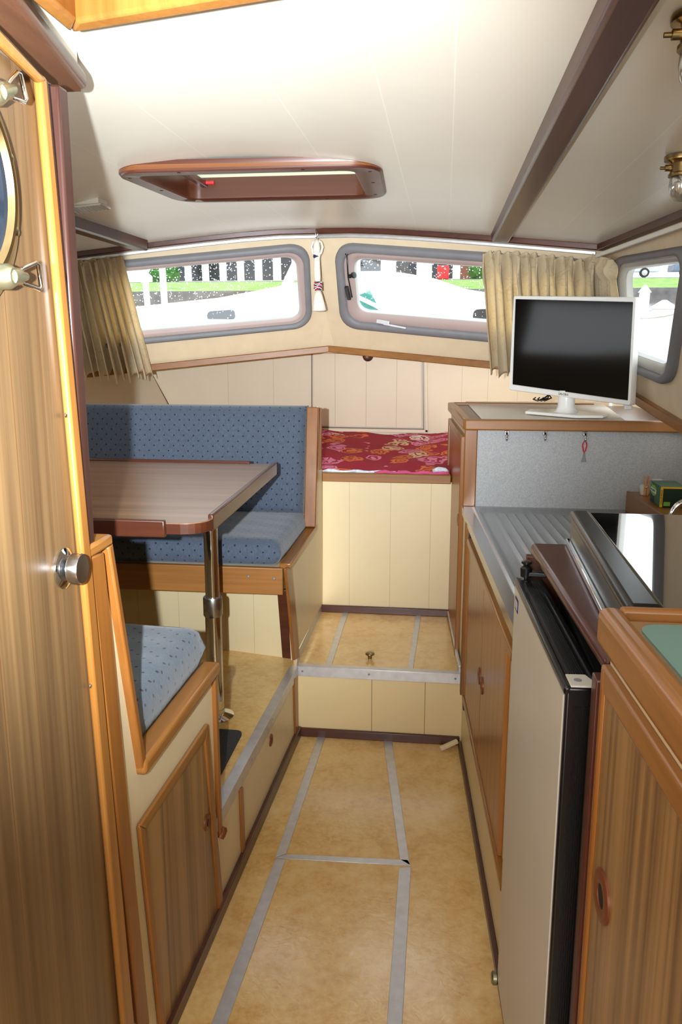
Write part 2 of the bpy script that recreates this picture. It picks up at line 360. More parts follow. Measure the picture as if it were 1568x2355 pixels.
def obj(name, bm, m, parent=None, bevel=0.0, smooth=False, seg=2, origin=None, solid=0.0, sub=0, uv=False, angle=35):
    bmesh.ops.recalc_face_normals(bm, faces=bm.faces[:])
    if parent is not None: org = WORLD[parent.name]
    elif origin is not None: org = V(origin)
    else:
        xs = [v.co for v in bm.verts]; org = V(((min(v.x for v in xs) + max(v.x for v in xs)) / 2, (min(v.y for v in xs) + max(v.y for v in xs)) / 2, min(v.z for v in xs)))
    me = bpy.data.meshes.new(name); own = org
    for v in bm.verts: v.co -= own
    if uv:
        bm.normal_update(); L = bm.loops.layers.uv.new('UVMap')
        for f in bm.faces:
            n = f.normal; ax = max(range(3), key=lambda i: abs(n[i]))
            for l in f.loops:
                c = l.vert.co + own; l[L].uv = {0: (c.y, c.z), 1: (c.x, c.z), 2: (c.x, c.y)}[ax]
    bm.to_mesh(me); bm.free()
    o = bpy.data.objects.new(name, me); C.objects.link(o); me.materials.append(M[m] if isinstance(m, str) else m)
    if parent is not None: o.parent = parent
    else: o.location = org
    WORLD[o.name] = org.copy()
    if bevel:
        b = o.modifiers.new('bevel', 'BEVEL'); b.width = bevel; b.segments = seg; b.limit_method = 'ANGLE'; b.angle_limit = R(angle)
    if solid:
        s = o.modifiers.new('solid', 'SOLIDIFY'); s.thickness = solid; s.offset = 0
    if sub:
        s = o.modifiers.new('sub', 'SUBSURF'); s.levels = sub; s.render_levels = sub
    if smooth or bevel:
        for p in me.polygons: p.use_smooth = True
        if not smooth or smooth == 'auto':
            try:
                me.set_sharp_from_angle(angle=R(40))
            except Exception: pass
    return o
WORLD = {}
def B(): return bmesh.new()
def tag(o, label, cat, group=None, kind=None):
    if label: o['label'] = label
    if cat: o['category'] = cat
    if group: o['group'] = group
    if kind: o['kind'] = kind
    return o
def thing(name, label, cat, loc, group=None, kind=None):
    o = bpy.data.objects.new(name, None); C.objects.link(o); o.location = loc; o.empty_display_size = 0.05; WORLD[o.name] = V(loc)
    return tag(o, label, cat, group, kind)
def struct(name, bm, m, label=None, **kw):
    o = obj(name, bm, m, **kw); o['kind'] = 'structure'
    if label: o['label'] = label
    return o
def part(name, parent, m, fill, **kw):
    bm = B(); fill(bm); return obj(name, bm, m, parent, **kw)

# ---- points on real planes of the cabin, found along the sight lines of the survey photograph
def at(px, py, plane):
    d = ROT @ V((px - W / 2, -(py - H / 2), -FPX)); p0, n = plane
    return EYE + d * ((V(p0) - EYE).dot(n) / d.dot(n))
def PX(x): return (V((x, 0, 0)), V((1, 0, 0)))
def PY(y): return (V((0, y, 0)), V((0, 1, 0)))
def PZ(z): return (V((0, 0, z)), V((0, 0, 1)))
def P3(a, b, c): a, b, c = V(a), V(b), V(c); return (a, (b - a).cross(c - a).normalized())
def gx(y): return 0.102 - 0.0644 * (y - 3.096)        # galley fronts
def dx(y): return -0.568 - 0.028 * (3.107 - y)        # dinette fronts
GP = P3((gx(3), 3, 0), (gx(1), 1, 0), (gx(3), 3, 1))
DP = P3((dx(3), 3, 0), (dx(1), 1, 0), (dx(3), 3, 1))
GN = V((-1, -0.0644, 0)).normalized(); DN = V((1, -0.028, 0)).normalized()     # both towards the gangway
XC = -0.593
def zc(x): return 2.097 - 0.1334 * (math.sqrt((x - XC) ** 2 + 0.09) - 0.3)

# ================================================================== SHELL
A = V((XC, 3.860, 2.101)); S = V((XC, 4.263, 1.574)); CR = V((0.605, 3.502, 1.971)); CL = V((-1.693, 3.662, 1.991))
PR = P3(A, S, CR); PL = P3(A, S, CL)
PW = P3(CR, (0.769, 3.412, 1.380), (0.816, 2.966, 1.325))
def nin(plane):
    n = plane[1].normalized(); c = V((-0.4, 2.0, 1.7)); return n if (c - plane[0]).dot(n) > 0 else -n
NR, NL, NW = nin(PR), nin(PL), nin(PW)
def wx(y, z): return 0.605 + (-0.071 * (y - 3.502) - 0.256 * (z - 1.971)) / 0.964     # right cabin side
SR = at(1400, 862, PR); SL = at(180, 858, PL)

# floor levels
bm = B(); box(bm, -0.80, 0.75, -1.5, 3.12, -0.04, 0.0); struct('floor', bm, 'lino', 'tan linoleum gangway floor')
bm = B(); box(bm, -0.62, 0.14, 3.112, 3.86, 0.24, 0.30); struct('floor_forward', bm, 'lino', 'raised linoleum platform before the berth')
bm = B(); prism(bm, [(dx(2.0) - 0.004, 2.0, 0.25), (dx(3.12) - 0.004, 3.12, 0.25), (dx(3.12) - 0.06, 3.5, 0.25), (-2.0, 3.5, 0.25), (-2.0, 1.2, 0.25), (-0.66, 1.2, 0.25), (-0.66, 2.0, 0.25)], (0, 0, 0.055))
struct('floor_dinette', bm, 'lino', 'raised linoleum floor under the dinette table')
bm = B(); box(bm, -0.575, 0.105, 3.108, 3.13, 0.0, 0.29); struct('wall_step', bm, 'boards_step', 'cream boarded riser of the step')

# ceiling with camber, two hatch openings
def yfront(x):
    pl_ = PR if x > XC else PL; p0, n = pl_
    return p0.y - (n.x * (x - p0.x) + n.z * (zc(x) - p0.z)) / n.y + 0.01
def yhf(x): return 1.275 - 0.44 * (x + 0.565)
xs = sorted(set([-2.0, -1.8, -1.6, -1.4, -1.2, -1.05, -0.88, -0.75, -0.65, -0.555, -0.4, -0.25, -0.15, -0.05, 0.135, 0.24, 0.4, 0.55, 0.7, 0.85, 1.0, 1.15]))
ys = [lambda x: -1.4, lambda x: -0.6, lambda x: 0.3, lambda x: yhf(x), lambda x: 1.75, lambda x: 2.38, lambda x: 2.825, lambda x: 3.1, lambda x: yfront(x)]
bm = B(); g = {}
for j, yf in enumerate(ys):
    for i, x in enumerate(xs): g[i, j] = bm.verts.new((x, yf(x), zc(x)))
for j in range(len(ys) - 1):
    for i in range(len(xs) - 1):
        xm = (xs[i] + xs[i + 1]) / 2
        if j == 2 and -0.555 < xm < 0.135: continue
        if j == 5 and -0.88 < xm < -0.25: continue
        bm.faces.new((g[i, j], g[i + 1, j], g[i + 1, j + 1], g[i, j + 1]))
for v in list(bm.verts):
    if not v.link_faces: bm.verts.remove(v)
r = bmesh.ops.extrude_face_region(bm, geom=bm.faces[:]); bmesh.ops.translate(bm, verts=[v for v in r['geom'] if isinstance(v, bmesh.types.BMVert)], vec=(0, 0, 0.035))
struct('ceiling', bm, 'ceiling', 'cream boarded cabin ceiling', smooth='auto')

def holed_wall(name, outline, hole, m, n_out, label, th=0.03):
    bm = B()
    a = [bm.verts.new(p) for p in outline]; b = [bm.verts.new(p) for p in hole]; es = []
    for l in (a, b):
        for k in range(len(l)): es.append(bm.edges.new((l[k], l[(k + 1) % len(l)])))
    bmesh.ops.triangle_fill(bm, edges=es, use_beauty=True, normal=-n_out)
    r = bmesh.ops.extrude_face_region(bm, geom=bm.faces[:]); bmesh.ops.translate(bm, verts=[v for v in r['geom'] if isinstance(v, bmesh.types.BMVert)], vec=n_out * th)
    return struct(name, bm, m, label)

def window(name, plane, nn, oq, gq, rad_o, rad_g, label, m_in, drops=0, tg=(0.48, 0.66)):
    """rubber surround, inner frame and pane; oq / gq are outer and glass outlines"""
    t = thing(name, label, None, sum(oq, V()) / 4, kind='structure')
    o = rquad(oq, rad_o); g_ = rquad(gq, rad_g)
    def lo(k, h): return shift(mix(o, g_, k), nn * h)
    t1, t2 = tg
    bm = B(); loft(bm, [lo(-0.02, -0.005), lo(0.0, 0.016), lo(0.10, 0.026), lo(t1 - 0.10, 0.026), lo(t1, 0.018), lo(t1, -0.02)]); obj('rubber_seal', bm, 'rubber', t, smooth=True)
    bm = B(); loft(bm, [lo(t1, -0.015), lo(t1, 0.007), lo(t1 + 0.06, 0.009), lo(t2 + 0.15, 0.006), lo(1.0, -0.008), lo(1.02, -0.035)]); obj('window_frame', bm, m_in, t, smooth='auto')
    bm = B(); loft(bm, [lo(0.93, -0.010), lo(0.93, -0.004), lo(1.03, -0.010), lo(1.05, -0.030)]); obj('glazing_bead', bm, 'greyframe', t, smooth='auto')
    bm = B(); p = lo(1.0, -0.024); p2 = lo(1.0, -0.029)
    loft(bm, [p, p2], caps=True); gl = obj('glass', bm, 'pane', t)
    if drops:
        bm = B(); rng = random.Random(drops)
        c = [shift([q], nn * -0.0295)[0] for q in gq]
        for k in range(drops):
            u, v = rng.random(), rng.random() ** 1.3
            u = 0.03 + 0.94 * u; v = 0.04 + 0.92 * v
            pt = (c[0] * (1 - u) + c[1] * u) * (1 - v) + (c[3] * (1 - u) + c[2] * u) * v
            rr = 0.0016 + 0.0024 * rng.random() ** 2
            lathe(bm, [(rr, 0), (rr * 0.75, rr * 0.45), (rr * 0.2, rr * 0.62)], pt, -nn, 6)
        d = obj('rain_drops', bm, 'drop', gl if False else t, smooth=True); d['kind'] = 'stuff'
    return t, o, g_

# front windows and walls
oR = [at(*p, PR) for p in ((770, 556), (1375, 598), (1395, 808), (786, 750))]
gR = [at(*p, PR) for p in ((810, 595), (1345, 633), (1360, 765), (821, 720))]
oL = [at(*p, PL) for p in ((190, 607), (710, 557), (718, 748), (202, 800))]
gL = [at(*p, PL) for p in ((225, 632), (681, 591), (691, 732), (235, 771))]
oW = [at(*p, PW) for p in ((1415, 592), (1602, 560), (1552, 890), (1425, 836))]
gW = [at(*p, PW) for p in ((1432, 622), (1572, 605), (1530, 844), (1440, 812))]
win1, o1, g1 = window('window_1', PL, NL, oL, gL, 0.09, 0.055, 'left front window with grey rubber surround', 'mauve', 900)
win2, o2, g2 = window('window_2', PR, NR, oR, gR, 0.09, 0.055, 'right front window with opening frame and latch', 'mauve', 900)
win3, o3, g3 = window('window_3', PW, NW, oW, gW, 0.10, 0.06, 'starboard side window beside the television', 'greyframe', 0)
def dn(p, d=0.0): return p + V((0, 0, d))
def on_front(x, plane, z, o=0.0):       # point of a front wall at a given x and height
    p0, n = plane; y = p0.y - (n.x * (x - p0.x) + n.z * (z - p0.z)) / n.y
    return V((x, y - o, z))
def top_line(plane, xa, xb, dz, o=0.0, n=8): return [on_front(xa + (xb - xa) * k / n, plane, zc(xa + (xb - xa) * k / n) + dz, o) for k in range(n + 1)]
def down(plane, p, k):       # slide down within the plane by k metres
    n = plane[1]; d = (V((0, 0, -1)) - n * V((0, 0, -1)).dot(n)).normalized(); return p + d * k
holed_wall('wall_front_right', top_line(PR, XC, 0.625, 0.02) + [down(PR, SR, 0.02), down(PR, S, 0.02)], mix(o2, g2, 0.2), 'vinyl', -NR, 'cream front wall right of the centre')
CLx = at(60, 590, PL); SLx = at(60, 872, PL)
holed_wall('wall_front_left', top_line(PL, XC, -1.93, 0.02) + [down(PL, SLx, 0.02), down(PL, S, 0.02)], mix(o1, g1, 0.2), 'vinyl', -NL, 'cream front wall left of the centre')
def W3(y, z): return V((wx(y, z), y, z))
holed_wall('wall_right', [W3(3.52, 1.985), W3(0.3, 1.95), W3(-1.4, 1.9), W3(-1.4, 1.22), W3(2.3, 1.24), W3(2.97, 1.318), W3(3.41, 1.372), W3(3.86, 1.42)], mix(o3, g3, 0.2), 'vinyl', -NW, 'cream starboard cabin side')
bm = B(); box(bm, 0.96, 0.98, -1.4, 3.60, 0.0, 1.29); struct('wall_hull_starboard', bm, 'cream2', 'ivory hull lining behind the galley')
# port cabin side, mirrored, with its own window opening behind the partition
def mir(p): return V((2 * XC - p.x - 0.05, p.y, p.z))
bm = B()
ol = [mir(W3(4.0, 1.985)), mir(W3(0.3, 1.95)), mir(W3(0.3, 0.2)), mir(W3(4.6, 0.2)), mir(W3(4.4, 1.40))]
hl = [mir(W3(y, z)) for y, z in ((3.25, 1.86), (1.75, 1.80), (1.75, 1.46), (3.3, 1.52))]
NWm = V((-NW.x, NW.y, NW.z))
bm.free(); holed_wall('wall_left', ol, hl, 'vinyl', -NWm, 'cream port cabin side')
# forepeak: bulkhead, deck above, hull side
bm = B(); box(bm, -2.4, 0.94, 4.90, 4.93, 0.28, 1.64); struct('wall_forepeak', bm, 'boards_fore', 'ivory boarded bulkhead below the front windows')
bm = B(); prism(bm, [S + V((0, 0.01, 0.0)), SR + V((0, 0.01, 0)), V((1.0, 4.6, 1.42)), V((0.9, 5.0, 1.44)), V((XC, 5.2, 1.60)), V((-2.0, 5.0, 1.44)), V((-2.2, 4.6, 1.40)), SLx + V((0, 0.01, 0))], (0, 0, 0.03))
struct('ceiling_forepeak', bm, 'white', 'white underside of the foredeck')
bm = B(); prism(bm, [(-1.83, 4.91, 1.53), (-1.36, 4.91, 0.6), (-1.75, 3.0, 0.6), (-2.22, 3.0, 1.5)], (-0.03, 0, 0)); struct('wall_hull_left', bm, 'cream2', 'ivory lined hull side behind the settee')
bm = B(); prism(bm, [(-1.4, 4.91, 0.62), (-1.4, 4.91, 0.25), (-1.95, 1.0, 0.25), (-1.95, 1.0, 1.6), (-2.2, 3.0, 1.5), (-1.78, 3.0, 0.62)], (-0.03, 0, 0)); struct('wall_dinette_left', bm, 'cream', 'cream hull lining beside the dinette')
# aft bulkhead with the companionway opening
bm = B(); box(bm, -2.1, -0.55, -1.42, -1.38, -0.04, 2.1); box(bm, 0.25, 1.2, -1.42, -1.38, -0.04, 2.1); box(bm, -0.55, 0.25, -1.42, -1.38, -0.04, 0.75); struct('wall_back', bm, 'cream', 'aft bulkhead with companionway opening')

bm = B(); bar(bm, A + V((0, 0.02, 0.02)), S + V((0, 0.02, -0.03)), 0.08, 0.016, up=(0, 1, 0)); struct('wall_front_joint', bm, 'vinyl', 'cream cover strip where the front walls meet')
bm = B(); box(bm, 0.96, 0.98, 3.60, 4.93, 0.28, 1.44); struct('wall_hull_right', bm, 'cream2', 'ivory hull lining on the starboard side of the forepeak')
# trims: below the windows, at the ceiling, curtain tracks
def segs(l): return list(zip(l, l[1:]))
def tr(name, m, segs, w, h, label, bevel=0.004, up=(0, 0, 1)):
    bm = B()
    if len(segs) == 1: bar(bm, segs[0][0], segs[0][1], w, h, up)
    else:
        pts = [V(segs[0][0])] + [V(q) for p, q in segs]; d = (pts[-1] - pts[0]).normalized(); s_ = d.cross(V(up)).normalized(); u_ = V(up)
        loft(bm, [[p + s_ * (w / 2) * a + u_ * (h / 2) * b for a, b in ((-1, -1), (1, -1), (1, 1), (-1, 1))] for p in pts], caps=True)
    return struct(name, bm, m, label, bevel=bevel)
tr('trim_1', 'or_x', [(S + NR * 0.012 + V((0.002, 0, -0.005)), SR + NR * 0.012)], 0.035, 0.034, 'orange varnished batten under right front window')
tr('trim_2', 'or_x', [(S + NL * 0.012 + V((-0.002, 0, -0.005)), SLx + NL * 0.012)], 0.035, 0.034, 'orange varnished batten under left front window')
w0, w1 = at(1400, 872, PW), at(1568, 974, PW); wd_ = (w1 - w0)
tr('trim_3', 'or_y', [(w0 + NW * 0.012, w0 + wd_ * 3.2 + NW * 0.012)], 0.03, 0.036, 'orange varnished batten along the starboard side')
tr('trim_4', 'dark', segs(top_line(PR, XC, 0.60, -0.010, 0.018)), 0.03, 0.026, 'dark mahogany cove over right front window')
tr('trim_5', 'dark', segs(top_line(PL, XC, -1.9, -0.010, 0.018)), 0.03, 0.026, 'dark mahogany cove over left front window')
ww = [W3(y, zc(wx(y, 1.95)) - 0.008) + V((-0.012, 0, 0)) for y in (3.5, 0.3)]
tr('trim_6', 'darky', [(ww[0], ww[1])], 0.03, 0.026, 'dark mahogany cove along the starboard side')
tr('trim_7', 'alu', segs(top_line(PR, XC, 0.585, -0.031, 0.012)), 0.012, 0.014, 'aluminium curtain track over right front window', 0.002)
tr('trim_8', 'alu', segs(top_line(PL, XC, -1.9, -0.031, 0.012)), 0.012, 0.014, 'aluminium curtain track over left front window', 0.002)
tr('trim_9', 'white', [(ww[0] + V((-0.016, -0.05, -0.036)), ww[1] + V((-0.016, 0, -0.036)))], 0.014, 0.016, 'white curtain track along the starboard side', 0.002)
# ceiling beams
bm = B()
def tbeam(bm, xa, xb, ya, xa2, xb2, yb):
    f = [(xa, ya, zc(xa) + 0.01), (xa + 0.006, ya, zc(xa) - 0.030), (xb - 0.006, ya, zc(xa) - 0.034), (xb, ya, zc(xb) + 0.01)]
    n = [(xa2, yb, zc(xa2) + 0.01), (xa2 + 0.004, yb, zc(xa2) - 0.032), (xb2 - 0.004, yb, zc(xa2) - 0.036), (xb2, yb, zc(xb2) + 0.01)]
    loft(bm, [f, n], caps=True)
tbeam(bm, 0.170, 0.252, 3.57, 0.190, 0.242, -1.37); struct('trim_10', bm, 'darky', 'dark ceiling beam on the starboard side', bevel=0.008)
bm = B(); tbeam(bm, -1.39, -1.305, 3.64, -1.39, -1.32, 0.0); struct('trim_11', bm, 'darky', 'dark ceiling beam on the port side', bevel=0.008)

# baseboards
bm = B(); bar(bm, (dx(1.1) + 0.008, 1.1, 0.022), (dx(3.1) + 0.008, 3.10, 0.022), 0.016, 0.044); struct('baseboard_left', bm, 'darky', 'dark skirting along the dinette', bevel=0.003)
bm = B(); box(bm, -0.56, 0.095, 3.094, 3.110, 0.0, 0.036); struct('baseboard_front', bm, 'dark', 'dark skirting below the step', bevel=0.003)
bm = B(); bar(bm, (gx(0.9) - 0.006, 0.9, 0.014), (gx(3.1) - 0.006, 3.08, 0.014), 0.014, 0.028); struct('baseboard_right', bm, 'darky', 'dark skirting along the galley', bevel=0.003)
bm = B(); box(bm, -0.575, 0.05, 3.806, 3.822, 0.30, 0.335); struct('baseboard_berth', bm, 'dark', 'dark skirting below the berth', bevel=0.003)

# aluminium strips on the floors
def strip(name, pts, z, label, th=0.0025):
    bm = B(); prism(bm, [(x, y, z) for x, y in pts], (0, 0, th)); return struct(name, bm, 'alu', label, bevel=0.0008)
strip('trim_12', [(-0.527, 1.3), (-0.488, 1.3), (-0.459, 2.272), (-0.492, 2.272)], 0, 'aluminium floor strip, near left')
strip('trim_13', [(-0.096, 1.3), (-0.060, 1.3), (-0.066, 2.285), (-0.103, 2.272)], 0, 'aluminium floor strip, near right')
strip('trim_14', [(-0.494, 2.276), (-0.066, 2.290), (-0.078, 2.318), (-0.462, 2.300)], 0, 'aluminium floor strip across the gangway')
strip('trim_15', [(-0.494, 2.280), (-0.463, 2.302), (-0.452, 3.10), (-0.484, 3.10)], 0, 'aluminium floor strip, far left')
strip('trim_16', [(-0.103, 2.318), (-0.070, 2.292), (-0.176, 3.095), (-0.212, 3.095)], 0, 'aluminium floor strip, far right')
strip('trim_17', [(-0.457, 3.14), (-0.430, 3.14), (-0.440, 3.81), (-0.468, 3.81)], 0.30, 'aluminium strip on the forward platform, left')
strip('trim_18', [(-0.121, 3.14), (-0.098, 3.14), (-0.085, 3.81), (-0.112, 3.81)], 0.30, 'aluminium strip on the forward platform, right')
def lip(name, p, q, nrm, label, screws):
    t = thing(name, label, None, p, kind='structure'); p, q, nrm = V(p), V(q), V(nrm)
    bm = B(); u = V((0, 0, 1))
    for (o0, w_, h_) in ((p + nrm * 0.003 - u * 0.018, 0.004, 0.040),): bar(bm, o0, o0 + (q - p), w_, h_)
    o0 = p - nrm * 0.012 + u * 0.003; bar(bm, o0, o0 + (q - p), 0.034, 0.004)
    obj('edge_angle', bm, 'alu', t, bevel=0.001)
    for s in screws:
        bm = B(); lathe(bm, [(0.0045, 0), (0.0042, 0.0015), (0.001, 0.002)], p + (q - p) * s + nrm * 0.0045 - u * 0.016, nrm, 12); obj('screw', bm, 'rubber', t, smooth=True)
lip('trim_19', (-0.566, 3.108, 0.30), (0.098, 3.108, 0.30), (0, -1, 0), 'aluminium nosing of the step', (0.03, 0.44, 0.96))
lip('trim_20', (dx(1.985), 1.985, 0.303), (dx(3.10), 3.10, 0.303), DN, 'aluminium nosing of the dinette floor', (0.04, 0.34, 0.6))
bm = B(); bar(bm, (-0.572, 3.12, 0.325), (-0.572, 3.80, 0.325), 0.003, 0.05); struct('trim_21', bm, 'alu', 'aluminium angle along the settee side')
bm = B(); bar(bm, (gx(3.12) - 0.012, 3.12, 0.318), (gx(3.8) - 0.012, 3.80, 0.318), 0.012, 0.03); struct('trim_22', bm, 'alu', 'aluminium angle along the tall cabinet', bevel=0.003)

# ================================================================== PORT SIDE: partition with the wardrobe door
WX = -0.612; WP = PX(WX)
t = thing('door_1', 'varnished teak wardrobe door with porthole and chrome knob', None, (WX, 1.0, 0), kind='structure')
e_t, e_b = at(78, 188, WP), at(276, 2355, WP)
def ed(px_t, px_b, z, pl=WP):
    a, b = at(*px_t, pl), at(*px_b, pl); k = (z - a.z) / (b.z - a.z); return a + (b - a) * k
def upright(bm, l_t, l_b, r_t, r_b, z0, z1, th, pl=WP, n=V((1, 0, 0))):
    q = [ed(l_t, l_b, z0, pl), ed(r_t, r_b, z0, pl), ed(r_t, r_b, z1, pl), ed(l_t, l_b, z1, pl)]
    prism(bm, q, n * th)
zt = 1.985
bm = B(); q0, q1 = ed((78, 188), (276, 2355), 0.02), ed((78, 188), (276, 2355), zt)
prism(bm, [(WX, -1.3, 0.02), q0, q1, (WX, -1.3, zt)], (-0.025, 0, 0)); obj('door_panel', bm, 'teakdoor', t)
bm = B(); upright(bm, (74, 190), (273, 2355), (90, 190), (296, 2355), 0.02, zt, 0.014); obj('edge_moulding', bm, 'yellow', t, bevel=0.005)
bm = B(); upright(bm, (90, 190), (296, 2355), (103, 190), (303, 2355), 0.02, zt, 0.006); obj('door_stop', bm, 'or_z', t, bevel=0.002)
for (sx, sy) in ((95, 297), (143, 955), (200, 1577)):
    bm = B(); p = at(sx, sy, WP) + V((0.006, 0, 0)); lathe(bm, [(0.0045, 0), (0.004, 0.002), (0.001, 0.0028)], p, (1, 0, 0), 12); obj('screw', bm, 'chrome', t, smooth=True)
# porthole
pc = V((WX, 0.998, 1.800))
bm = B(); lathe(bm, [(0.136, 0.0), (0.136, 0.014), (0.142, 0.016), (0.148, 0.010), (0.164, 0.008), (0.169, 0.005), (0.170, 0.0)], pc, (1, 0, 0), 64, caps=False); ph = obj('porthole_ring', bm, 'bronze', t, smooth='auto')
bm = B(); lathe(bm, [(0.122, 0.014), (0.127, 0.022), (0.132, 0.023), (0.137, 0.018), (0.138, 0.0)], pc, (1, 0, 0), 64, caps=False); obj('porthole_rim', bm, 'brass', t, smooth='auto')
bm = B(); lathe(bm, [(0.001, 0.014), (0.06, 0.014), (0.126, 0.014), (0.128, 0.004)], pc, (1, 0, 0), 64); obj('porthole_glass', bm, 'mirror', t)
for k in range(10):
    a = R(18 + 36 * k); p = pc + V((0.007, math.cos(a) * 0.157, math.sin(a) * 0.157)); bm = B(); lathe(bm, [(0.007, 0), (0.006, 0.003), (0.002, 0.0045)], p, (1, 0, 0), 14); obj('rivet', bm, 'bronze', ph, smooth=True)
for (bx, by, lx, ly) in ((14, 210, 62, 200), (40, 636, 100, 636)):
    p = at(bx, by, PX(WX + 0.036)); l = at(lx, ly, PX(WX + 0.036)); p.x = WX; d = (l - p); d.x = 0; L = d.length; d.normalize(); u = d.cross(V((1, 0, 0)))
    bm = B(); lathe(bm, [(0.017, 0), (0.017, 0.022), (0.012, 0.03), (0.0, 0.032)], p - d * 0.010 + V((0.008, 0, 0)), (1, 0, 0), 20); lathe(bm, [(0.011, 0), (0.012, 0.02), (0.008, 0.03), (0.006, 0.042)], p + V((0.032, 0, 0)) - d * 0.012, d, 16)
    wn = obj('clamp_boss', bm, 'bronze', t, smooth='auto')
    o0 = p + V((0.032, 0, 0)) + d * 0.012; pts = [o0 - u * 0.004, o0 + d * 0.010 - u * 0.010, o0 + d * (L - 0.024) - u * 0.019, o0 + d * (L - 0.016) - u * 0.016, o0 + d * (L - 0.014) + u * 0.014, o0 + d * (L - 0.022) + u * 0.018, o0 + d * 0.010 + u * 0.010, o0 + u * 0.004]
    bm = B(); tube(bm, pts, 0.0032, 10, closed=True); obj('wing_loop', bm, 'chrome', wn, smooth=True)
# knob
kc = at(146, 1307, WP)
bm = B(); lathe(bm, [(0.034, 0.0), (0.034, 0.003), (0.026, 0.007), (0.012, 0.010), (0.011, 0.014)], kc, (1, 0, 0), 40); kr = obj('knob_rose', bm, 'chrome', t, smooth='auto')
bm = B(); prof = [(0.008, 0.012), (0.024, 0.014), (0.0255, 0.017), (0.0255, 0.030), (0.024, 0.033), (0.001, 0.034)]; lathe(bm, prof, kc, (1, 0, 0), 48)
for k, v in enumerate(bm.verts):
    if 48 * 2 <= k < 48 * 4 and k % 2: v.co += (kc + V((v.co.x - kc.x, 0, 0)) - v.co) * 0.045
obj('door_knob', bm, 'steel', t, smooth='auto')
# wall above the door, header board, mahogany post
bm = B(); h = [at(*p, PZ(2.035)) for p in ((200, 205), (198, 214), (140, 216), (95, 185), (0, 85))]
h0 = at(40, 0, PZ(2.035)); far = h[0] + (h0 - h[0]) * 6.0; far2 = h[4] + (h[4] - h[3]) * 9.0
prism(bm, [h[0], far, V((far2.x, far.y, 2.035)), h[4], h[3], h[2], h[1]], (0, 0, 0.030)); hb_ = [V((p.x - 0.012, p.y - 0.006, 2.060)) for p in (h[0], far, V((far2.x, far.y, 0)), h[4], h[3], h[2], h[1])]
fb = B(); prism(fb, hb_, (0, 0, 0.042)); struct('wall_partition', fb, 'ceiling', 'cream strip of partition between header board and ceiling')
struct('trim_23', bm, 'header', 'brown varnished header board over the wardrobe door', bevel=0.010, seg=3)
bm = B(); q = [at(*p, PX(WX + 0.006)) for p in ((95, 187), (78, 190), (0, 117), (0, 86))]; q2 = [q[2] + (q[2] - q[1]) * 4, q[3] + (q[3] - q[0]) * 4]
prism(bm, [q[0], q[1], q2[0], q2[1]], (0.010, 0, 0)); struct('trim_24', bm, 'yellow', 'golden varnished cover strip under the header', bevel=0.003)
bm = B(); q = [at(*p, PY(1.315)) for p in ((107, 192), (134, 192), (201, 1268), (180, 1268))]; prism(bm, q, (0, 0.035, 0)); struct('trim_25', bm, 'darkz', 'dark mahogany post at the end of the partition', bevel=0.005)
bm = B(); q = [at(*p, PY(1.33)) for p in ((101, 190), (109, 190), (182, 1268), (176, 1268))]; prism(bm, q, (0, 0.012, 0)); struct('trim_26', bm, 'matblack', 'dark joint beside the post')
bm = B(); q = [at(139, 640, PY(1.31)), at(133, 640, PY(1.31))]; lathe(bm, [(0.012, 0), (0.011, 0.006), (0.004, 0.009)], at(137, 640, PY(1.313)), (0.6, -1, 0), 20)
tag(obj('door_buffer', bm, 'black', smooth='auto'), 'small round black buffer on the dark mahogany post', 'buffer')

# ================================================================== NEAR DINETTE BENCH
def slab(bm, pxs, plane, n, th): prism(bm, [at(*p, plane) for p in pxs], n * th)
t = thing('dinette_bench', 'cream dinette bench with orange wood edging and teak locker door, nearest on the left', 'bench', (dx(1.6), 1.6, 0))
pan = [(dx(1.30), 1.30, 0.0), (dx(2.011), 2.011, 0.0), (dx(2.011), 2.011, 0.742), (dx(1.498), 1.498, 0.735), (dx(1.395), 1.395, 1.235), (dx(1.30), 1.30, 1.235)]
bm = B(); prism(bm, pan, (-0.022, 0, 0)); obj('end_panel', bm, 'cream', t)
def dpt(y, z, o=0.0): return V((dx(y), y, z)) + DN * o
bm = B(); slab(bm, [(190, 1280), (224, 1268), (332, 2355), (306, 2355)], DP, DN, 0.014); obj('end_post', bm, 'or_z', t, bevel=0.005)
bm = B(); bar(bm, dpt(1.305, 1.243, -0.008), dpt(1.408, 1.243, -0.008), 0.052, 0.022); obj('top_cap', bm, 'or_y', t, bevel=0.006)
bm = B(); bar(bm, dpt(1.400, 1.235, -0.006), dpt(1.505, 0.72, -0.006), 0.045, 0.020, up=(0, 1, 0)); obj('back_edge_rail', bm, 'or_z', t, bevel=0.004)
bm = B(); bar(bm, dpt(1.492, 0.735, -0.004), dpt(2.018, 0.745, -0.004), 0.052, 0.034); obj('seat_rail', bm, 'or_y', t, bevel=0.010, seg=3)
bm = B(); bar(bm, dpt(2.011, 0.745, -0.002), dpt(2.011, 0.25, -0.002), 0.028, 0.022, up=(0, 1, 0)); obj('front_post', bm, 'or_z', t, bevel=0.004)
bm = B(); lathe(bm, [(0.012, 0), (0.014, 0.010), (0.014, 0.024), (0.009, 0.032)], dpt(2.018, 0.232, 0.002), (0.25, 0.6, 0.75), 18); obj('post_foot', bm, 'copper', t, smooth='auto')
bm = B(); prism(bm, [(-0.66, 1.985, 0.30), (-1.9, 1.985, 0.30), (-1.9, 1.985, 0.70), (-0.66, 1.985, 0.70)], (0, 0.02, 0)); obj('front_panel', bm, 'cream', t)
bm = B(); box(bm, -1.9, -0.645, 1.50, 2.0, 0.69, 0.725); obj('seat_board', bm, 'cream', t)
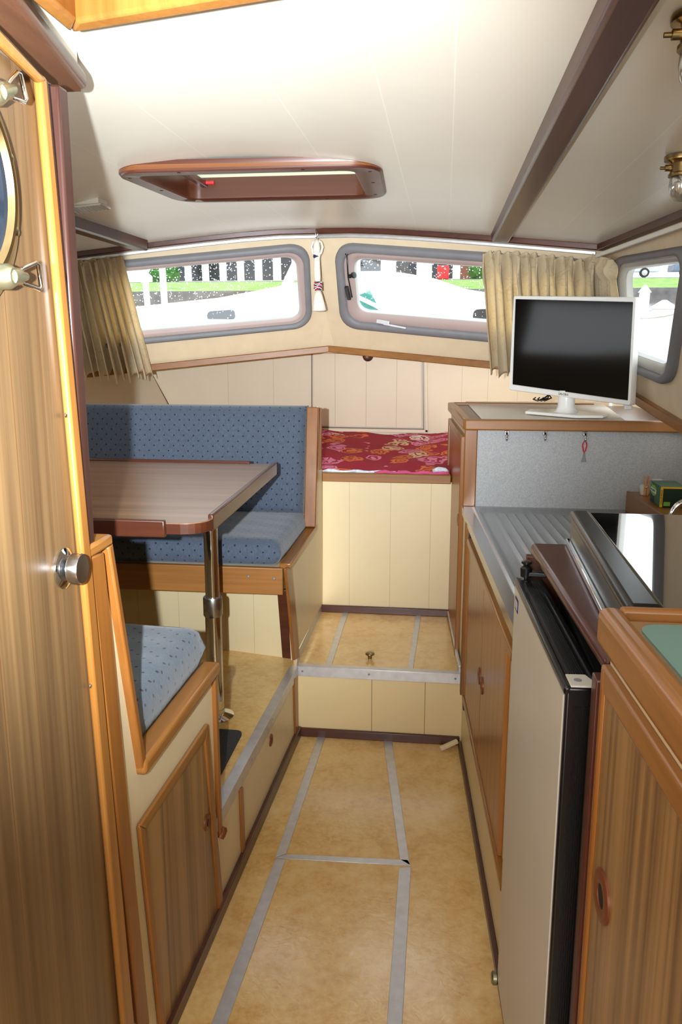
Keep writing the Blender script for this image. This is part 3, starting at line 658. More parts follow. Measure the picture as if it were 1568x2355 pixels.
bm = B(); prism(bm, [(-0.645, 1.30, 0.70), (-0.645, 1.42, 0.70), (-0.645, 1.36, 1.22), (-0.645, 1.30, 1.22)], (-1.25, 0, 0)); obj('back_board', bm, 'cream', t)
# locker door in its frame
fr_o = [at(*p, DP) for p in ((311, 1898), (470, 1663), (507, 2090), (362, 2372))]; fr_o[3] = fr_o[3]; fr_i = [at(*p, DP) for p in ((324, 1905), (463, 1700), (497, 2105), (373, 2362))]
for k, nm in enumerate(('door_frame_top', 'door_frame_right', None, 'door_frame_left')):
    if nm is None: continue
    a, b_, c, d = fr_o[k], fr_o[(k + 1) % 4], fr_i[(k + 1) % 4], fr_i[k]
    bm = B(); prism(bm, [a, b_, c, d], DN * 0.012); obj('door_frame', bm, 'or_y' if k == 0 else 'or_z', t, bevel=0.004)
bm = B(); prism(bm, fr_i, DN * 0.006); dl = obj('locker_door', bm, 'teak', t)
def ring_pull(parent, c, n, r, m='copper', name='finger_ring'):
    bm = B(); lathe(bm, [(r * 0.46, 0.0015), (r * 0.46, 0.0035), (r * 0.58, 0.005), (r * 0.9, 0.0045), (r, 0.003), (r, 0.0)], c, n, 32, caps=False); o = obj(name, bm, m, parent, smooth='auto')
    bm = B(); lathe(bm, [(r * 0.48, 0.0005), (r * 0.46, 0.002), (0.0005, 0.002)], c, n, 20); obj('finger_hole', bm, 'matblack', o)
    return o
ring_pull(dl, at(470, 1891, DP) + DN * 0.006, DN, 0.021)

# cushions
def cushion(name, quad, th, nrm, m, label, cat='cushion', rr=0.05, puff=0.015, nseg=10, group=None, wr=0):
    """padded slab on the quad (4 points, in order), thickness th along nrm"""
    q = [V(p) for p in quad]; n = V(nrm).normalized(); bm = B(); nu = nseg * 2; nv = nseg
    grids = []
    lu = ((q[1] - q[0]).length + (q[2] - q[3]).length) / 2; lv = ((q[3] - q[0]).length + (q[2] - q[1]).length) / 2
    def prof(t, l):   # rounding distance from the border
        d = min(t, 1 - t) * l; r_ = min(rr, th / 2 * 1.1)
        return 1.0 if d >= r_ else math.sqrt(max(0, 1 - (1 - d / r_) ** 2))
    us = [0, 0.006, 0.015, 0.03, 0.05] + [0.05 + 0.9 * k / nu for k in range(1, nu)] + [0.95, 0.97, 0.985, 0.994, 1]
    vs = [0, 0.012, 0.03, 0.06, 0.1] + [0.1 + 0.8 * k / nv for k in range(1, nv)] + [0.9, 0.94, 0.97, 0.988, 1]
    rng = random.Random(len(name) + int(th * 1000))
    for side in (0, 1):
        gr = []
        for v in vs:
            row = []
            for u in us:
                p = (q[0] * (1 - u) + q[1] * u) * (1 - v) + (q[3] * (1 - u) + q[2] * u) * v
                k = prof(u, lu) * prof(v, lv); bulge = puff * math.sin(math.pi * u) * math.sin(math.pi * v)
                hh = th * 0.5 + (th * 0.5 * k + bulge) * (1 if side else -1)
                if side and wr: hh += wr * k * (math.sin(17 * u + 5 * v) * math.sin(9 * v + 2) * 0.5 + 0.5 * math.sin(31 * u - 11 * v))
                row.append(bm.verts.new(p + n * hh))
            gr.append(row)
        grids.append(gr)
    for gr in grids:
        for j in range(len(vs) - 1):
            for i in range(len(us) - 1): bm.faces.new((gr[j][i], gr[j][i + 1], gr[j + 1][i + 1], gr[j + 1][i]))
    a, b = grids; J, I = len(vs) - 1, len(us) - 1
    bd = [(0, i) for i in range(I)] + [(j, I) for j in range(J)] + [(J, i) for i in range(I, 0, -1)] + [(j, 0) for j in range(J, 0, -1)]
    for k in range(len(bd)):
        (j1, i1), (j2, i2) = bd[k], bd[(k + 1) % len(bd)]
        bm.faces.new((a[j1][i1], a[j2][i2], b[j2][i2], b[j1][i1]))
    bmesh.ops.remove_doubles(bm, verts=bm.verts[:], dist=1e-6)
    o = obj(name, bm, m, smooth=True, uv=True); return tag(o, label, cat, group)
cushion('seat_cushion', [(-0.634, 1.51, 0.726), (-0.624, 2.055, 0.726), (-1.85, 2.055, 0.726), (-1.85, 1.51, 0.726)], 0.125, (0, 0, 1), 'blue2', 'grey-blue dotted seat cushion on the nearest bench, by the teak locker', rr=0.035, wr=0.003)
cushion('back_cushion', [(-0.70, 1.44, 0.84), (-1.85, 1.44, 0.84), (-1.85, 1.37, 1.26), (-0.70, 1.37, 1.26)], 0.09, (0, 1, 0.15), 'blue2', 'grey-blue dotted back cushion, mostly hidden behind the mahogany post', rr=0.05)

# dinette riser along the gangway
t = thing('dinette_riser', 'low cream riser under the aluminium edge of the dinette floor', 'step panel', (dx(2.5), 2.5, 0))
bm = B(); prism(bm, [dpt(2.02, 0.0), dpt(3.105, 0.0), dpt(3.105, 0.285), dpt(2.02, 0.285)], DN * -0.02); rp = obj('riser_panel', bm, 'cream', t)
bm = B(); slab(bm, [(548, 1815), (554, 1808), (560, 1960), (554, 1972)], DP, DN, 0.008); obj('batten', bm, 'or_z', t, bevel=0.002)
bm = B(); slab(bm, [(673, 1562), (680, 1552), (682, 1683), (676, 1692)], DP, DN, 0.008); obj('batten', bm, 'or_z', t, bevel=0.002)
ring_pull(rp, at(622, 1702, DP), DN, 0.022)

# carpet piece, table
bm = B(); c = [at(*p, PZ(0.306)) for p in ((480, 1677), (552, 1680), (557, 1697), (505, 1790))]
prism(bm, rquad([(-0.645, 2.18, 0.306), (-0.645, 2.505, 0.306), (-0.98, 2.505, 0.306), (-0.98, 2.18, 0.306)], 0.025, 4), (0, 0, 0.010)); tag(obj('carpet_mat', bm, 'carpet', bevel=0.002), 'small charcoal carpet mat on the dinette floor', 'mat')
t = thing('dinette_table', 'walnut laminate dinette table with mahogany edges on one chrome leg', 'table', (-0.775, 2.6, 0.305))
tz = 1.14; tq = [(-0.600, 2.005, 1.115), (-0.632, 3.06, 1.115), (-1.70, 3.06, 1.115), (-1.70, 1.985, 1.115)]
bm = B(); prism(bm, rquad(tq, [0.07, 0.03, 0.02, 0.02], 6), (0, 0, 0.025)); obj('tabletop', bm, 'walnut', t, bevel=0.002)
def rim(name, pts, w, h, z):
    bm = B()
    for p, q in zip(pts, pts[1:]): bar(bm, (p[0], p[1], z), (q[0], q[1], z), w, h)
    obj(name, bm, 'mahog', t, bevel=0.004)
rim('edge_rail', [(-0.608, 2.075), (-0.632, 3.035)], 0.016, 0.046, 1.127)
rim('edge_rail', [(-0.705, 1.995), (-1.70, 1.980)], 0.016, 0.046, 1.127)
rim('edge_rail', [(-0.735, 3.066), (-1.70, 3.066)], 0.016, 0.046, 1.127)
bm = B(); o = rquad(tq, [0.07, 0.03, 0.02, 0.02], 6); loft(bm, [shift(mix(o, [V((-1.1, 2.5, 1.115))] * len(o), 0.0), (0, 0, -0.004)), shift(o, (0, 0, 0.0225)), shift(mix(o, [V((-1.1, 2.5, 1.115))] * len(o), -0.004), (0, 0, 0.0225)), shift(mix(o, [V((-1.1, 2.5, 1.115))] * len(o), -0.004), (0, 0, -0.004))])
obj('edge_band', bm, 'mahog', t)
fl = V((-0.770, 2.62, 0.305))
bm = B(); lathe(bm, [(0.028, 0.0), (0.028, 0.37), (0.028, 0.38)], fl, (0, 0, 1), 28); lg = obj('leg', bm, 'chrome', t, smooth='auto')
bm = B(); lathe(bm, [(0.024, 0.37), (0.024, 0.81)], fl, (0, 0, 1), 28); obj('leg_upper_tube', bm, 'chrome', lg, smooth='auto')
bm = B(); lathe(bm, [(0.031, 0.372), (0.033, 0.376), (0.033, 0.435), (0.031, 0.44), (0.024, 0.44)], fl, (0, 0, 1), 28, caps=False); obj('leg_collar', bm, 'steel', lg, smooth='auto')
bm = B(); lathe(bm, [(0.062, 0.0), (0.062, 0.004), (0.045, 0.010), (0.030, 0.014), (0.029, 0.03)], fl, (0, 0, 1), 32, caps=False); obj('floor_flange', bm, 'chrome', lg, smooth='auto')

# ================================================================== FAR SETTEE
t = thing('settee', 'cream built-in settee with orange wood edging and dark post, beyond the table', 'settee', (-0.6, 3.3, 0.30))
FS = P3((-0.571, 3.0, 0), (-0.555, 3.6, 0), (-0.571, 3.0, 1)); FN = V((1, -0.027, 0)).normalized()
sp = [(672, 1518), (660, 1300), (724, 1208), (731, 935), (740, 940), (740, 1390)]
bm = B(); slab(bm, sp, FS, FN, -0.005); obj('side_panel', bm, 'cream', t)
def fs(px, py, o=0.0): return at(px, py, FS) + FN * o
bm = B(); bar(bm, fs(659, 1303, -0.006), fs(722, 1212, -0.006), 0.045, 0.024); obj('seat_end_rail', bm, 'or_y', t, bevel=0.004)
bm = B(); slab(bm, [(651, 1308), (663, 1300), (672, 1390), (683, 1512), (671, 1518), (660, 1395)], FS, FN, 0.012); obj('front_edge_rail', bm, 'or_z', t, bevel=0.003)
bm = B(); bar(bm, fs(717, 1212, -0.008), fs(724, 937, -0.008), 0.052, 0.026, up=(0, 1, 0)); obj('back_end_rail', bm, 'or_z', t, bevel=0.004)
bm = B(); bar(bm, fs(735, 1080, 0.004), fs(735, 938, 0.004), 0.010, 0.014, up=(0, 1, 0)); obj('edge_strip', bm, 'or_z', t, bevel=0.002)
bm = B(); q = [at(637, 1358, PY(2.942)), at(661, 1358, PY(2.942)), at(674, 1516, PY(3.075)), at(649, 1513, PY(3.075))]; prism(bm, q, (0, 0.03, 0)); obj('corner_post', bm, 'dark', t, bevel=0.002)
bm = B(); prism(bm, [(-0.60, 3.18, 0.30), (-1.85, 3.45, 0.30), (-1.85, 3.45, 0.74), (-0.60, 3.18, 0.74)], (0, 0.02, 0)); obj('front_panel', bm, 'boards_bench', t)
bm = B(); bar(bm, (-0.585, 2.93, 0.715), (-1.9, 2.93, 0.715), 0.022, 0.105); sr = obj('front_rail', bm, 'mahog' if False else 'or_x', t, bevel=0.004)
for sx, sy in ((571, 1326), (630, 1331)):
    bm = B(); lathe(bm, [(0.006, 0), (0.005, 0.002)], at(sx, sy, PY(2.918)), (0, -1, 0), 12); obj('screw', bm, 'rubber', sr, smooth=True)
bm = B(); box(bm, -1.9, -0.60, 2.94, 3.55, 0.735, 0.765); obj('seat_board', bm, 'cream', t)
bm = B(); prism(bm, [(-0.59, 3.54, 0.76), (-0.59, 3.60, 0.76), (-0.575, 3.66, 1.31), (-0.575, 3.625, 1.31)], (-1.35, 0, 0)); obj('back_board', bm, 'cream', t)
cushion('seat_cushion', [(-0.594, 2.925, 0.766), (-0.582, 3.50, 0.772), (-1.64, 3.50, 0.772), (-1.64, 2.925, 0.766)], 0.10, (0, 0, 1), 'blue', 'blue dotted seat cushion on the far settee, beyond the table', rr=0.04, wr=0.002)
cushion('back_cushion', [(-0.592, 3.50, 0.855), (-1.66, 3.50, 0.855), (-1.66, 3.605, 1.315), (-0.585, 3.605, 1.315)], 0.11, (0, -1, 0.2), 'blue', 'long blue dotted back cushion leaning against the far settee back', rr=0.045, puff=0.008)

# ================================================================== BERTH
t = thing('berth', 'cream boarded berth front with orange wood edge', 'berth', (-0.27, 3.84, 0.30))
bm = B(); box(bm, -0.60, 0.06, 3.822, 3.842, 0.30, 0.955); obj('front_panel', bm, 'boards_berth', t)
bm = B(); box(bm, -0.577, 0.040, 3.808, 3.845, 0.948, 0.990); obj('front_rail', bm, 'or_x', t, bevel=0.004)
bm = B(); box(bm, -1.6, 0.06, 3.845, 4.89, 0.86, 0.90); obj('berth_board', bm, 'cream', t)
# mattress under printed cover
bm = B(); nu, nv = 40, 40; x0, x1, y0, y1 = -1.35, 0.035, 3.848, 4.88; gg = []
for j in range(nv + 1):
    row = []
    for i in range(nu + 1):
        u, v = i / nu, j / nv; x = x0 + (x1 - x0) * u; y = y0 + (y1 - y0) * v
        z = 0.985 + 0.085 * v ** 0.9 - 0.06 * max(0, (0.06 - v) / 0.06) ** 2
        z += 0.006 * math.sin(x * 23 + y * 9) * math.sin(y * 17 + 1) + 0.010 * math.sin(x * 7 + 0.5) * v
        row.append(bm.verts.new((x, y, z)))
    gg.append(row)
for j in range(nv):
    for i in range(nu): bm.faces.new((gg[j][i], gg[j][i + 1], gg[j + 1][i + 1], gg[j + 1][i]))
bd = gg[0] + [gg[j][nu] for j in range(1, nv + 1)] + gg[nv][::-1][1:] + [gg[j][0] for j in range(nv - 1, 0, -1)]
low = [bm.verts.new((v.co.x, v.co.y, 0.90)) for v in bd]
for k in range(len(bd)): bm.faces.new((bd[k], bd[(k + 1) % len(bd)], low[(k + 1) % len(bd)], low[k]))
bm.faces.new(low[::-1])
mt = tag(obj('mattress', bm, 'floral', smooth='auto', uv=True), 'berth mattress in a red cover with pink and orange pattern', 'mattress')
bm = B(); pts = [(-0.57 + 0.6 * k / 24, 3.846 - 0.002, 0.992 + 0.004 * math.sin(k * 1.7)) for k in range(10, 25)]; tube(bm, pts, [0.006 + 0.004 * abs(math.sin(k * 0.9)) for k in range(15)], 8); o = obj('hem', bm, 'pinkhem', mt, smooth=True); o['label'] = 'folded pink hem'
bm = B(); pts = [(-0.57 + 0.6 * k / 24, 3.850, 0.992 + 0.004 * math.sin(k * 1.3)) for k in range(0, 15)]; tube(bm, pts, [0.004 + 0.006 * abs(math.sin(k * 0.6)) for k in range(15)], 8); o = obj('lining', bm, 'bluehem', mt, smooth=True); o['label'] = 'white and blue lining edge'
bm = B(); tube(bm, [(-0.045, 3.856, 1.002), (-0.02, 3.852, 1.010), (0.012, 3.854, 1.006), (0.026, 3.86, 1.0)], [0.008, 0.013, 0.013, 0.006], 10); obj('lining', bm, 'bluehem', mt, smooth=True)
# hatch door in the bulkhead
t = thing('door_2', 'ivory boarded hatch door in the forepeak bulkhead', None, (-0.45, 4.89, 1.1), kind='structure')
hq = [at(*p, PY(4.885)) for p in ((720, 800), (968, 806), (970, 984), (720, 979))]
bm = B(); prism(bm, hq, (0, 0.015, 0)); obj('door_panel', bm, 'boards_door', t, bevel=0.001)
for p, q in (((972, 806), (974, 990)), ((974, 987), (717, 982)), ((717, 982), (717, 805))):
    bm = B(); bar(bm, at(*p, PY(4.892)), at(*q, PY(4.892)), 0.005, 0.004, up=(0, 1, 0)); obj('joint', bm, 'dark', t)
for p, q in (((978, 806), (981, 994)), ((984, 992), (717, 988))):
    bm = B(); bar(bm, at(*p, PY(4.885)), at(*q, PY(4.885)), 0.018, 0.012, up=(0, 1, 0)); obj('door_frame', bm, 'cream2', t, bevel=0.002)
bm = B(); kp = at(846, 819, PY(4.885)); lathe(bm, [(0.031, 0), (0.031, 0.006), (0.024, 0.010), (0.018, 0.007), (0.001, 0.006)], kp, (0, -1, 0), 28); obj('latch_disc', bm, 'dark', t, smooth='auto')
bm = B(); bar(bm, (-1.78, 4.893, 1.42), (-1.45, 4.893, 0.8), 0.004, 0.004, up=(0, 1, 0)); struct('trim_27', bm, 'dark', 'dark joint between hull side and bulkhead')
# lift knob on the forward platform, wedge on the floor
bm = B(); lathe(bm, [(0.008, 0), (0.009, 0.012), (0.019, 0.018), (0.019, 0.024), (0.012, 0.028), (0.001, 0.029)], (-0.282, 3.235, 0.30), (0, 0, 1), 24); tag(obj('lift_knob', bm, 'brass', smooth='auto'), 'small round knob standing on the forward platform hatch', 'knob')
bm = B(); w_ = [at(*p, PZ(0.01)) for p in ((1012, 1724), (1058, 1702), (1062, 1712), (1022, 1728))]
bar(bm, w_[0] + V((0, 0, 0.004)), V((gx(3.06) - 0.018, 3.06, 0.038)), 0.018, 0.014); tag(obj('wood_wedge', bm, 'cream', bevel=0.002), 'loose cream painted batten lying in the step corner', 'batten')

# ================================================================== GALLEY: tall cabinet with the television
t = thing('tall_cabinet', 'tall wooden cabinet beside the berth carrying the television', 'cabinet', (0.1, 3.6, 0.0))
YB = 3.27; zt2 = 1.300
def gpt(y, z, o=0.0): return V((gx(y), y, z)) + GN * o
bm = B(); prism(bm, [gpt(YB, 0), gpt(4.12, 0), (0.94, 4.12, 0), (0.95, YB, 0)], (0, 0, 1.272)); obj('carcass', bm, 'cream', t)
bm = B(); prism(bm, [gpt(YB - 0.02, 1.272, -0.02), gpt(4.13, 1.272, -0.02), (0.90, 4.13, 1.272), (0.95, YB - 0.02, 1.272)], (0, 0, 0.022)); obj('top_board', bm, 'mahog', t)
bm = B(); bar(bm, gpt(YB - 0.03, 1.283, 0.0), gpt(4.14, 1.283, 0.0), 0.034, 0.042); obj('top_edge', bm, 'or_y', t, bevel=0.006)
bm = B(); bar(bm, gpt(YB - 0.028, 1.283, 0.012), V((0.955, YB - 0.028, 1.283)), 0.034, 0.042); obj('top_edge', bm, 'or_x', t, bevel=0.006)
bm = B(); bar(bm, gpt(4.13, 1.29, -0.01), V((0.72, 4.13, 1.29)), 0.02, 0.03); obj('top_edge', bm, 'or_x', t, bevel=0.004)
bm = B(); box(bm, gx(YB) - 0.008, gx(YB) + 0.042, YB - 0.022, YB + 0.01, 0.955, 1.263); obj('corner_stile', bm, 'or_z', t, bevel=0.004)
bm = B(); prism(bm, [gpt(3.34, 0.33), gpt(4.02, 0.33), gpt(4.02, 1.20), gpt(3.34, 1.20)], GN * 0.012); cd = obj('cabinet_door', bm, 'teak2', t, bevel=0.003)
for (ya, za, yb, zb) in ((3.31, 1.22, 4.06, 1.22), (3.31, 0.31, 4.06, 0.31), (3.315, 0.30, 3.315, 1.23), (4.05, 0.30, 4.05, 1.23)):
    bm = B(); bar(bm, gpt(ya, za, 0.008), gpt(yb, zb, 0.008), 0.026, 0.022, up=(1, 0, 0)); obj('door_frame', bm, 'or_z', t, bevel=0.004)
ring_pull(cd, gpt(3.39, 0.87, 0.012), GN, 0.026)
bm = B(); bar(bm, gpt(3.07, 0.24, 0.004), gpt(3.07, 0.93, 0.004), 0.05, 0.02, up=(1, 0, 0)); obj('side_post', bm, 'or_z', t, bevel=0.004)
# grey back panel with hooks
bm = B(); box(bm, gx(YB) + 0.042, 0.95, YB - 0.014, YB - 0.002, 0.955, 1.262); bp = tag(obj('splashback', bm, 'speckle'), 'grey speckled splashback panel above the draining board', 'splashback')
bm = B(); prism(bm, [(0.935, y, z) for y, z in ((3.25, 1.035), (3.25, 1.262), (1.85, 1.262), (1.85, 1.035))], (0.010, 0, 0)); tag(obj('splashback', bm, 'speckle'), 'grey speckled side panel behind the tea box', 'splashback')
hooks = [(1165, 1000, 'leftmost metal cup hook on the splashback, empty'), (1253, 1000, 'middle metal cup hook on the splashback, empty'), (1345, 1002, 'right metal cup hook on the splashback carrying the red strap')]
for hx, hy, lb in hooks:
    p = at(hx, hy - 4, PY(YB - 0.014)); t = thing('cup_hook', lb, 'hook', p, 'cup hooks on the splashback')
    bm = B(); box(bm, p.x - 0.009, p.x + 0.009, p.y - 0.003, p.y, p.z - 0.010, p.z + 0.010); obj('hook_plate', bm, 'steel', t, bevel=0.002)
    bm = B(); tube(bm, [p + V(q) for q in ((0, -0.003, 0), (0, -0.010, -0.008), (0, -0.010, -0.020), (0, -0.016, -0.026), (0, -0.024, -0.022), (0, -0.026, -0.014))], [0.005, 0.005, 0.0045, 0.004, 0.0035, 0.003], 10); obj('hook_arm', bm, 'steel', t, smooth=True)
    bm = B(); lathe(bm, [(0.004, 0), (0.003, 0.002)], p + V((0, -0.003, 0.004)), (0, -1, 0), 10); obj('screw', bm, 'rubber', t)
p = at(1345, 1012, PY(YB - 0.03)); t = thing('key_ring', 'red looped strap with a small grey tag hanging from the right hook', 'key ring', p)
bm = B(); tube(bm, [p + V(q) for q in ((0, 0, 0), (-0.007, 0, -0.014), (-0.008, 0, -0.022), (-0.004, 0, -0.040), (0, 0, -0.050), (0.004, 0, -0.040), (0.008, 0, -0.022), (0.007, 0, -0.014))], 0.0026, 8, closed=True); obj('strap', bm, 'red', t, smooth=True)
bm = B(); prism(bm, [p + V(q) for q in ((-0.003, 0, -0.050), (0.003, 0, -0.050), (0.005, 0, -0.066), (0.010, 0, -0.086), (0.002, 0, -0.084), (-0.010, 0, -0.086), (-0.005, 0, -0.066))], (0, 0.004, 0)); obj('grey_tag', bm, 'rubber', t, bevel=0.001)

# sink cabinet, worktop, ledge
t = thing('sink_cabinet', 'low galley cabinet with plank doors under the steel worktop', 'cabinet', (0.15, 2.4, 0.0))
bm = B(); prism(bm, [gpt(1.80, 0.0), gpt(YB - 0.004, 0.0), (0.80, YB - 0.004, 0.0), (0.90, 1.80, 0.0)], (0, 0, 0.925)); obj('carcass', bm, 'cream', t)
for (ya, yb) in ((2.42, 2.90), (1.93, 2.412)):
    bm = B(); prism(bm, [gpt(ya, 0.30), gpt(yb, 0.30), gpt(yb, 0.875), gpt(ya, 0.875)], GN * 0.012); d = obj('cabinet_door', bm, 'sinkdoor', t, bevel=0.002)
    ring_pull(d, gpt(2.45 if ya > 2.2 else 2.375, 0.575, 0.012), GN, 0.027)
for (ya, za, yb, zb, m) in ((1.82, 0.888, 2.94, 0.888, 'or_y'), (1.82, 0.288, 2.94, 0.288, 'or_y'), (2.925, 0.28, 2.925, 0.89, 'or_z')):
    bm = B(); bar(bm, gpt(ya, za, 0.008), gpt(yb, zb, 0.008), 0.024, 0.020, up=(1, 0, 0)); obj('door_frame', bm, m, t, bevel=0.004)
bm = B(); bar(bm, gpt(2.985, 0.22, 0.004), gpt(2.985, 0.90, 0.004), 0.07, 0.012, up=(1, 0, 0)); obj('dark_stile', bm, 'darkz', t, bevel=0.003)
# stainless worktop with draining ribs
bm = B(); wl = []
NXs, NYs = 110, 40; zW = 0.957
for j in range(NYs + 1):
    y = 1.80 + (YB - 0.016 - 1.80) * j / NYs; xa = gx(y) - 0.012; xb = 0.722 + (3.253 - y) * 0.05 - 0.008
    row = []
    for i in range(NXs + 1):
        x = xa + (xb - xa) * i / NXs; e = min(x - xa - 0.055, xb - 0.04 - x, YB - 0.016 - 0.035 - y)
        z = zW
        if e > 0:
            k = min(1, e / 0.02); z = zW - 0.010 * (k * k * (3 - 2 * k))
            if e > 0.04: z += 0.006 * max(0, math.sin((x - xa) / 0.036 * 2 * math.pi)) ** 2 * min(1, (e - 0.04) / 0.03)
        elif e > -0.014: z += 0.0035 * math.sin(math.pi * (-e) / 0.014)
        row.append(bm.verts.new((x, y, z)))
    wl.append(row)
for j in range(NYs):
    for i in range(NXs): bm.faces.new((wl[j][i], wl[j][i + 1], wl[j + 1][i + 1], wl[j + 1][i]))
for j in range(NYs):
    a, b = wl[j][0], wl[j + 1][0]; c, d = bm.verts.new(a.co + V((0.001, 0, -0.034))), bm.verts.new(b.co + V((0.001, 0, -0.034))); bm.faces.new((a, c, d, b))
tag(obj('sink_worktop', bm, 'steel', smooth='auto'), 'ribbed stainless steel draining board set in the galley', 'worktop')
bm = B(); lg0, lg1 = V((0.722, 3.253, 1.012)), V((0.80, 1.80, 1.012)); prism(bm, [lg0, lg1, V((0.934, 1.80, 1.012)), V((0.934, 3.253, 1.012))], (0, 0, 0.018)); prism(bm, [lg0 + V((-0.012, 0, -0.056)), lg1 + V((-0.012, 0, -0.056)), lg1 + V((0.0, 0, -0.056)), lg0 + V((0.0, 0, -0.056))], (0, 0, 0.076))
tag(obj('ledge', bm, 'or_y', bevel=0.003), 'narrow orange wood ledge behind the draining board', 'ledge')

# things on the ledge
zl = 1.031
p = at(1466, 1139, PZ(zl)); p = V((max(p.x, 0.765), p.y, zl))
def cup(pos, label, h=0.05):
    t = thing('plastic_cup', label, 'cup', pos, 'little plastic cups on the ledge')
    bm = B(); lathe(bm, [(0.016, 0.0), (0.018, 0.004), (0.021, h), (0.019, h), (0.0165, 0.006), (0.001, 0.005)], pos, (0, 0, 1), 24); obj('cup_body', bm, 'clearpl', t, smooth='auto')
    bm = B(); lathe(bm, [(0.0150, 0.007), (0.0160, h * 0.5), (0.001, h * 0.52)], pos, (0, 0, 1), 20); obj('contents', bm, 'white', t, smooth='auto')
c1 = at(1463, 1137, PZ(zl)); c1 = V((max(c1.x, 0.762), c1.y, zl)); cup(c1, 'small clear plastic cup with the clothes peg standing in it', 0.036)
c2 = c1 + V((0.044, 0.004, 0)); cup(c2, 'small clear plastic cup tucked behind the green tea box', 0.058)
t = thing('clothes_peg', 'wooden clothes peg standing upright on the ledge', 'clothes peg', c1 + V((0, -0.03, 0.0)))
pc_ = c1 + V((0.0, -0.026, 0))
for sx in (-1, 1):
    bm = B(); prism(bm, [pc_ + V(q) for q in ((sx * 0.002, 0, 0.0), (sx * 0.008, 0, 0.0), (sx * 0.0085, 0, 0.03), (sx * 0.0085, 0, 0.075), (sx * 0.005, 0, 0.075), (sx * 0.001, 0, 0.03))], (0, 0.010, 0)); obj('peg_half', bm, 'pegwood', t, bevel=0.001)
bm = B(); tube(bm, [pc_ + V(q) for q in ((-0.008, -0.001, 0.028), (0.0, -0.003, 0.034), (0.006, -0.002, 0.046))], 0.0012, 8); obj('spring', bm, 'steel', t, smooth=True)
# tea box
b0 = at(1513, 1167, PZ(zl)); b0 = V((b0.x + 0.004, b0.y, zl))
uy = at(1480, 1141, PZ(zl)) - b0; uy.z = 0; uy.normalize(); ux = V((uy.y, -uy.x, 0))
t = thing('tea_box', 'green cardboard tea box with yellow strip on the ledge', 'box', b0)
bw, bd_, bh = 0.085, 0.13, 0.074
bm = B(); prism(bm, [b0, b0 + ux * bw, b0 + ux * bw + uy * bd_, b0 + uy * bd_], (0, 0, bh)); obj('carton', bm, 'boxgreen', t, bevel=0.001)
def face(bm, o, a, b, th_n, th=0.0006): prism(bm, [o, o + a, o + a + b, o + b], V(th_n) * th)
Z = V((0, 0, 1))
bm = B(); face(bm, b0 + ux * 0.010 + Z * 0.001, ux * (bw - 0.012), Z * (bh - 0.008), -uy); obj('front_print', bm, 'boxdark', t)
bm = B(); face(bm, b0 + Z * 0.001, ux * 0.009, Z * (bh - 0.002), -uy); face(bm, b0 + ux * 0.009 + Z * (bh - 0.007), ux * (bw - 0.010), Z * 0.006, -uy); ys_ = obj('yellow_strip', bm, 'yel', t)
bm = B(); face(bm, b0 + ux * 0.013 + Z * 0.006, ux * 0.022, Z * 0.014, -uy, 0.001); obj('green_label', bm, 'leaf', t)
bm = B(); face(bm, b0 + uy * 0.075 + Z * 0.002 - ux * 0.0002, uy * 0.045, Z * 0.028, -ux, 0.0006); obj('dark_panel', bm, 'ink', t)
bm = B(); lc = b0 + uy * 0.085 + Z * 0.046
ov = [lc + uy * (-0.036 * math.cos(2 * math.pi * k / 28)) + Z * (0.019 * math.sin(2 * math.pi * k / 28)) for k in range(28)]; prism(bm, ov, -ux * 0.001); prism(bm, [lc + uy * 0.030 + Z * 0.010, lc + uy * 0.020 + Z * 0.017, lc + uy * 0.034 + Z * 0.026], -ux * 0.001); obj('leaf_badge', bm, 'leaf', t)
bm = B(); bar(bm, lc - uy * 0.036 - Z * 0.001 - ux * 0.0014, lc + uy * 0.036 + Z * 0.001 - ux * 0.0014, 0.0006, 0.014); obj('white_band', bm, 'lightprint', t)
def text(name, s, parent, loc, xdir, updir, size, m, label=None, kind=None, ext=0.0003):
    cu = bpy.data.curves.new(name, 'FONT'); cu.body = s; cu.size = size; cu.extrude = ext; cu.align_x = 'CENTER'; cu.align_y = 'CENTER'
    tmp = bpy.data.objects.new(name, cu); me = bpy.data.meshes.new_from_object(tmp); bpy.data.objects.remove(tmp); bpy.data.curves.remove(cu)
    o = bpy.data.objects.new(name, me); C.objects.link(o); me.materials.clear(); me.materials.append(M[m])
    x = V(xdir).normalized(); n = x.cross(V(updir)).normalized(); u = n.cross(x)
    mt_ = Matrix((x, u, n)).transposed().to_4x4(); mt_.translation = V(loc) - WORLD[parent.name]; o.parent = parent; o.matrix_local = mt_
    if label: o['label'] = label
    return o
text('lettering', 'PICKWICK', t, lc - ux * 0.0022, -uy, Z, 0.012, 'boxgreen')
text('lettering', 'VALUE PACK', t, b0 + ux * 0.0045 + Z * (bh / 2) - uy * 0.001, Z, -ux, 0.009, 'ink')
bm = B(); bm.free()
# faucet
fl_ = at(1536, 1180, PZ(1.05)); f0 = V((fl_.x + 0.101, fl_.y, 0.957)); t = thing('faucet', 'curved chrome tap at the far right behind the hob', 'tap', f0)
bm = B(); lathe(bm, [(0.028, 0), (0.026, 0.012), (0.016, 0.02), (0.015, 0.05)], f0, (0, 0, 1), 24); obj('tap_base', bm, 'chrome', t, smooth='auto')
bm = B(); tube(bm, [f0 + V((0.045 * math.cos(a) - 0.045, 0, 0.05 + 0.02 + 0.062 * math.sin(a))) for a in [math.pi * k / 14 for k in range(15)]], 0.011, 14); obj('spout', bm, 'chrome', t, smooth=True)

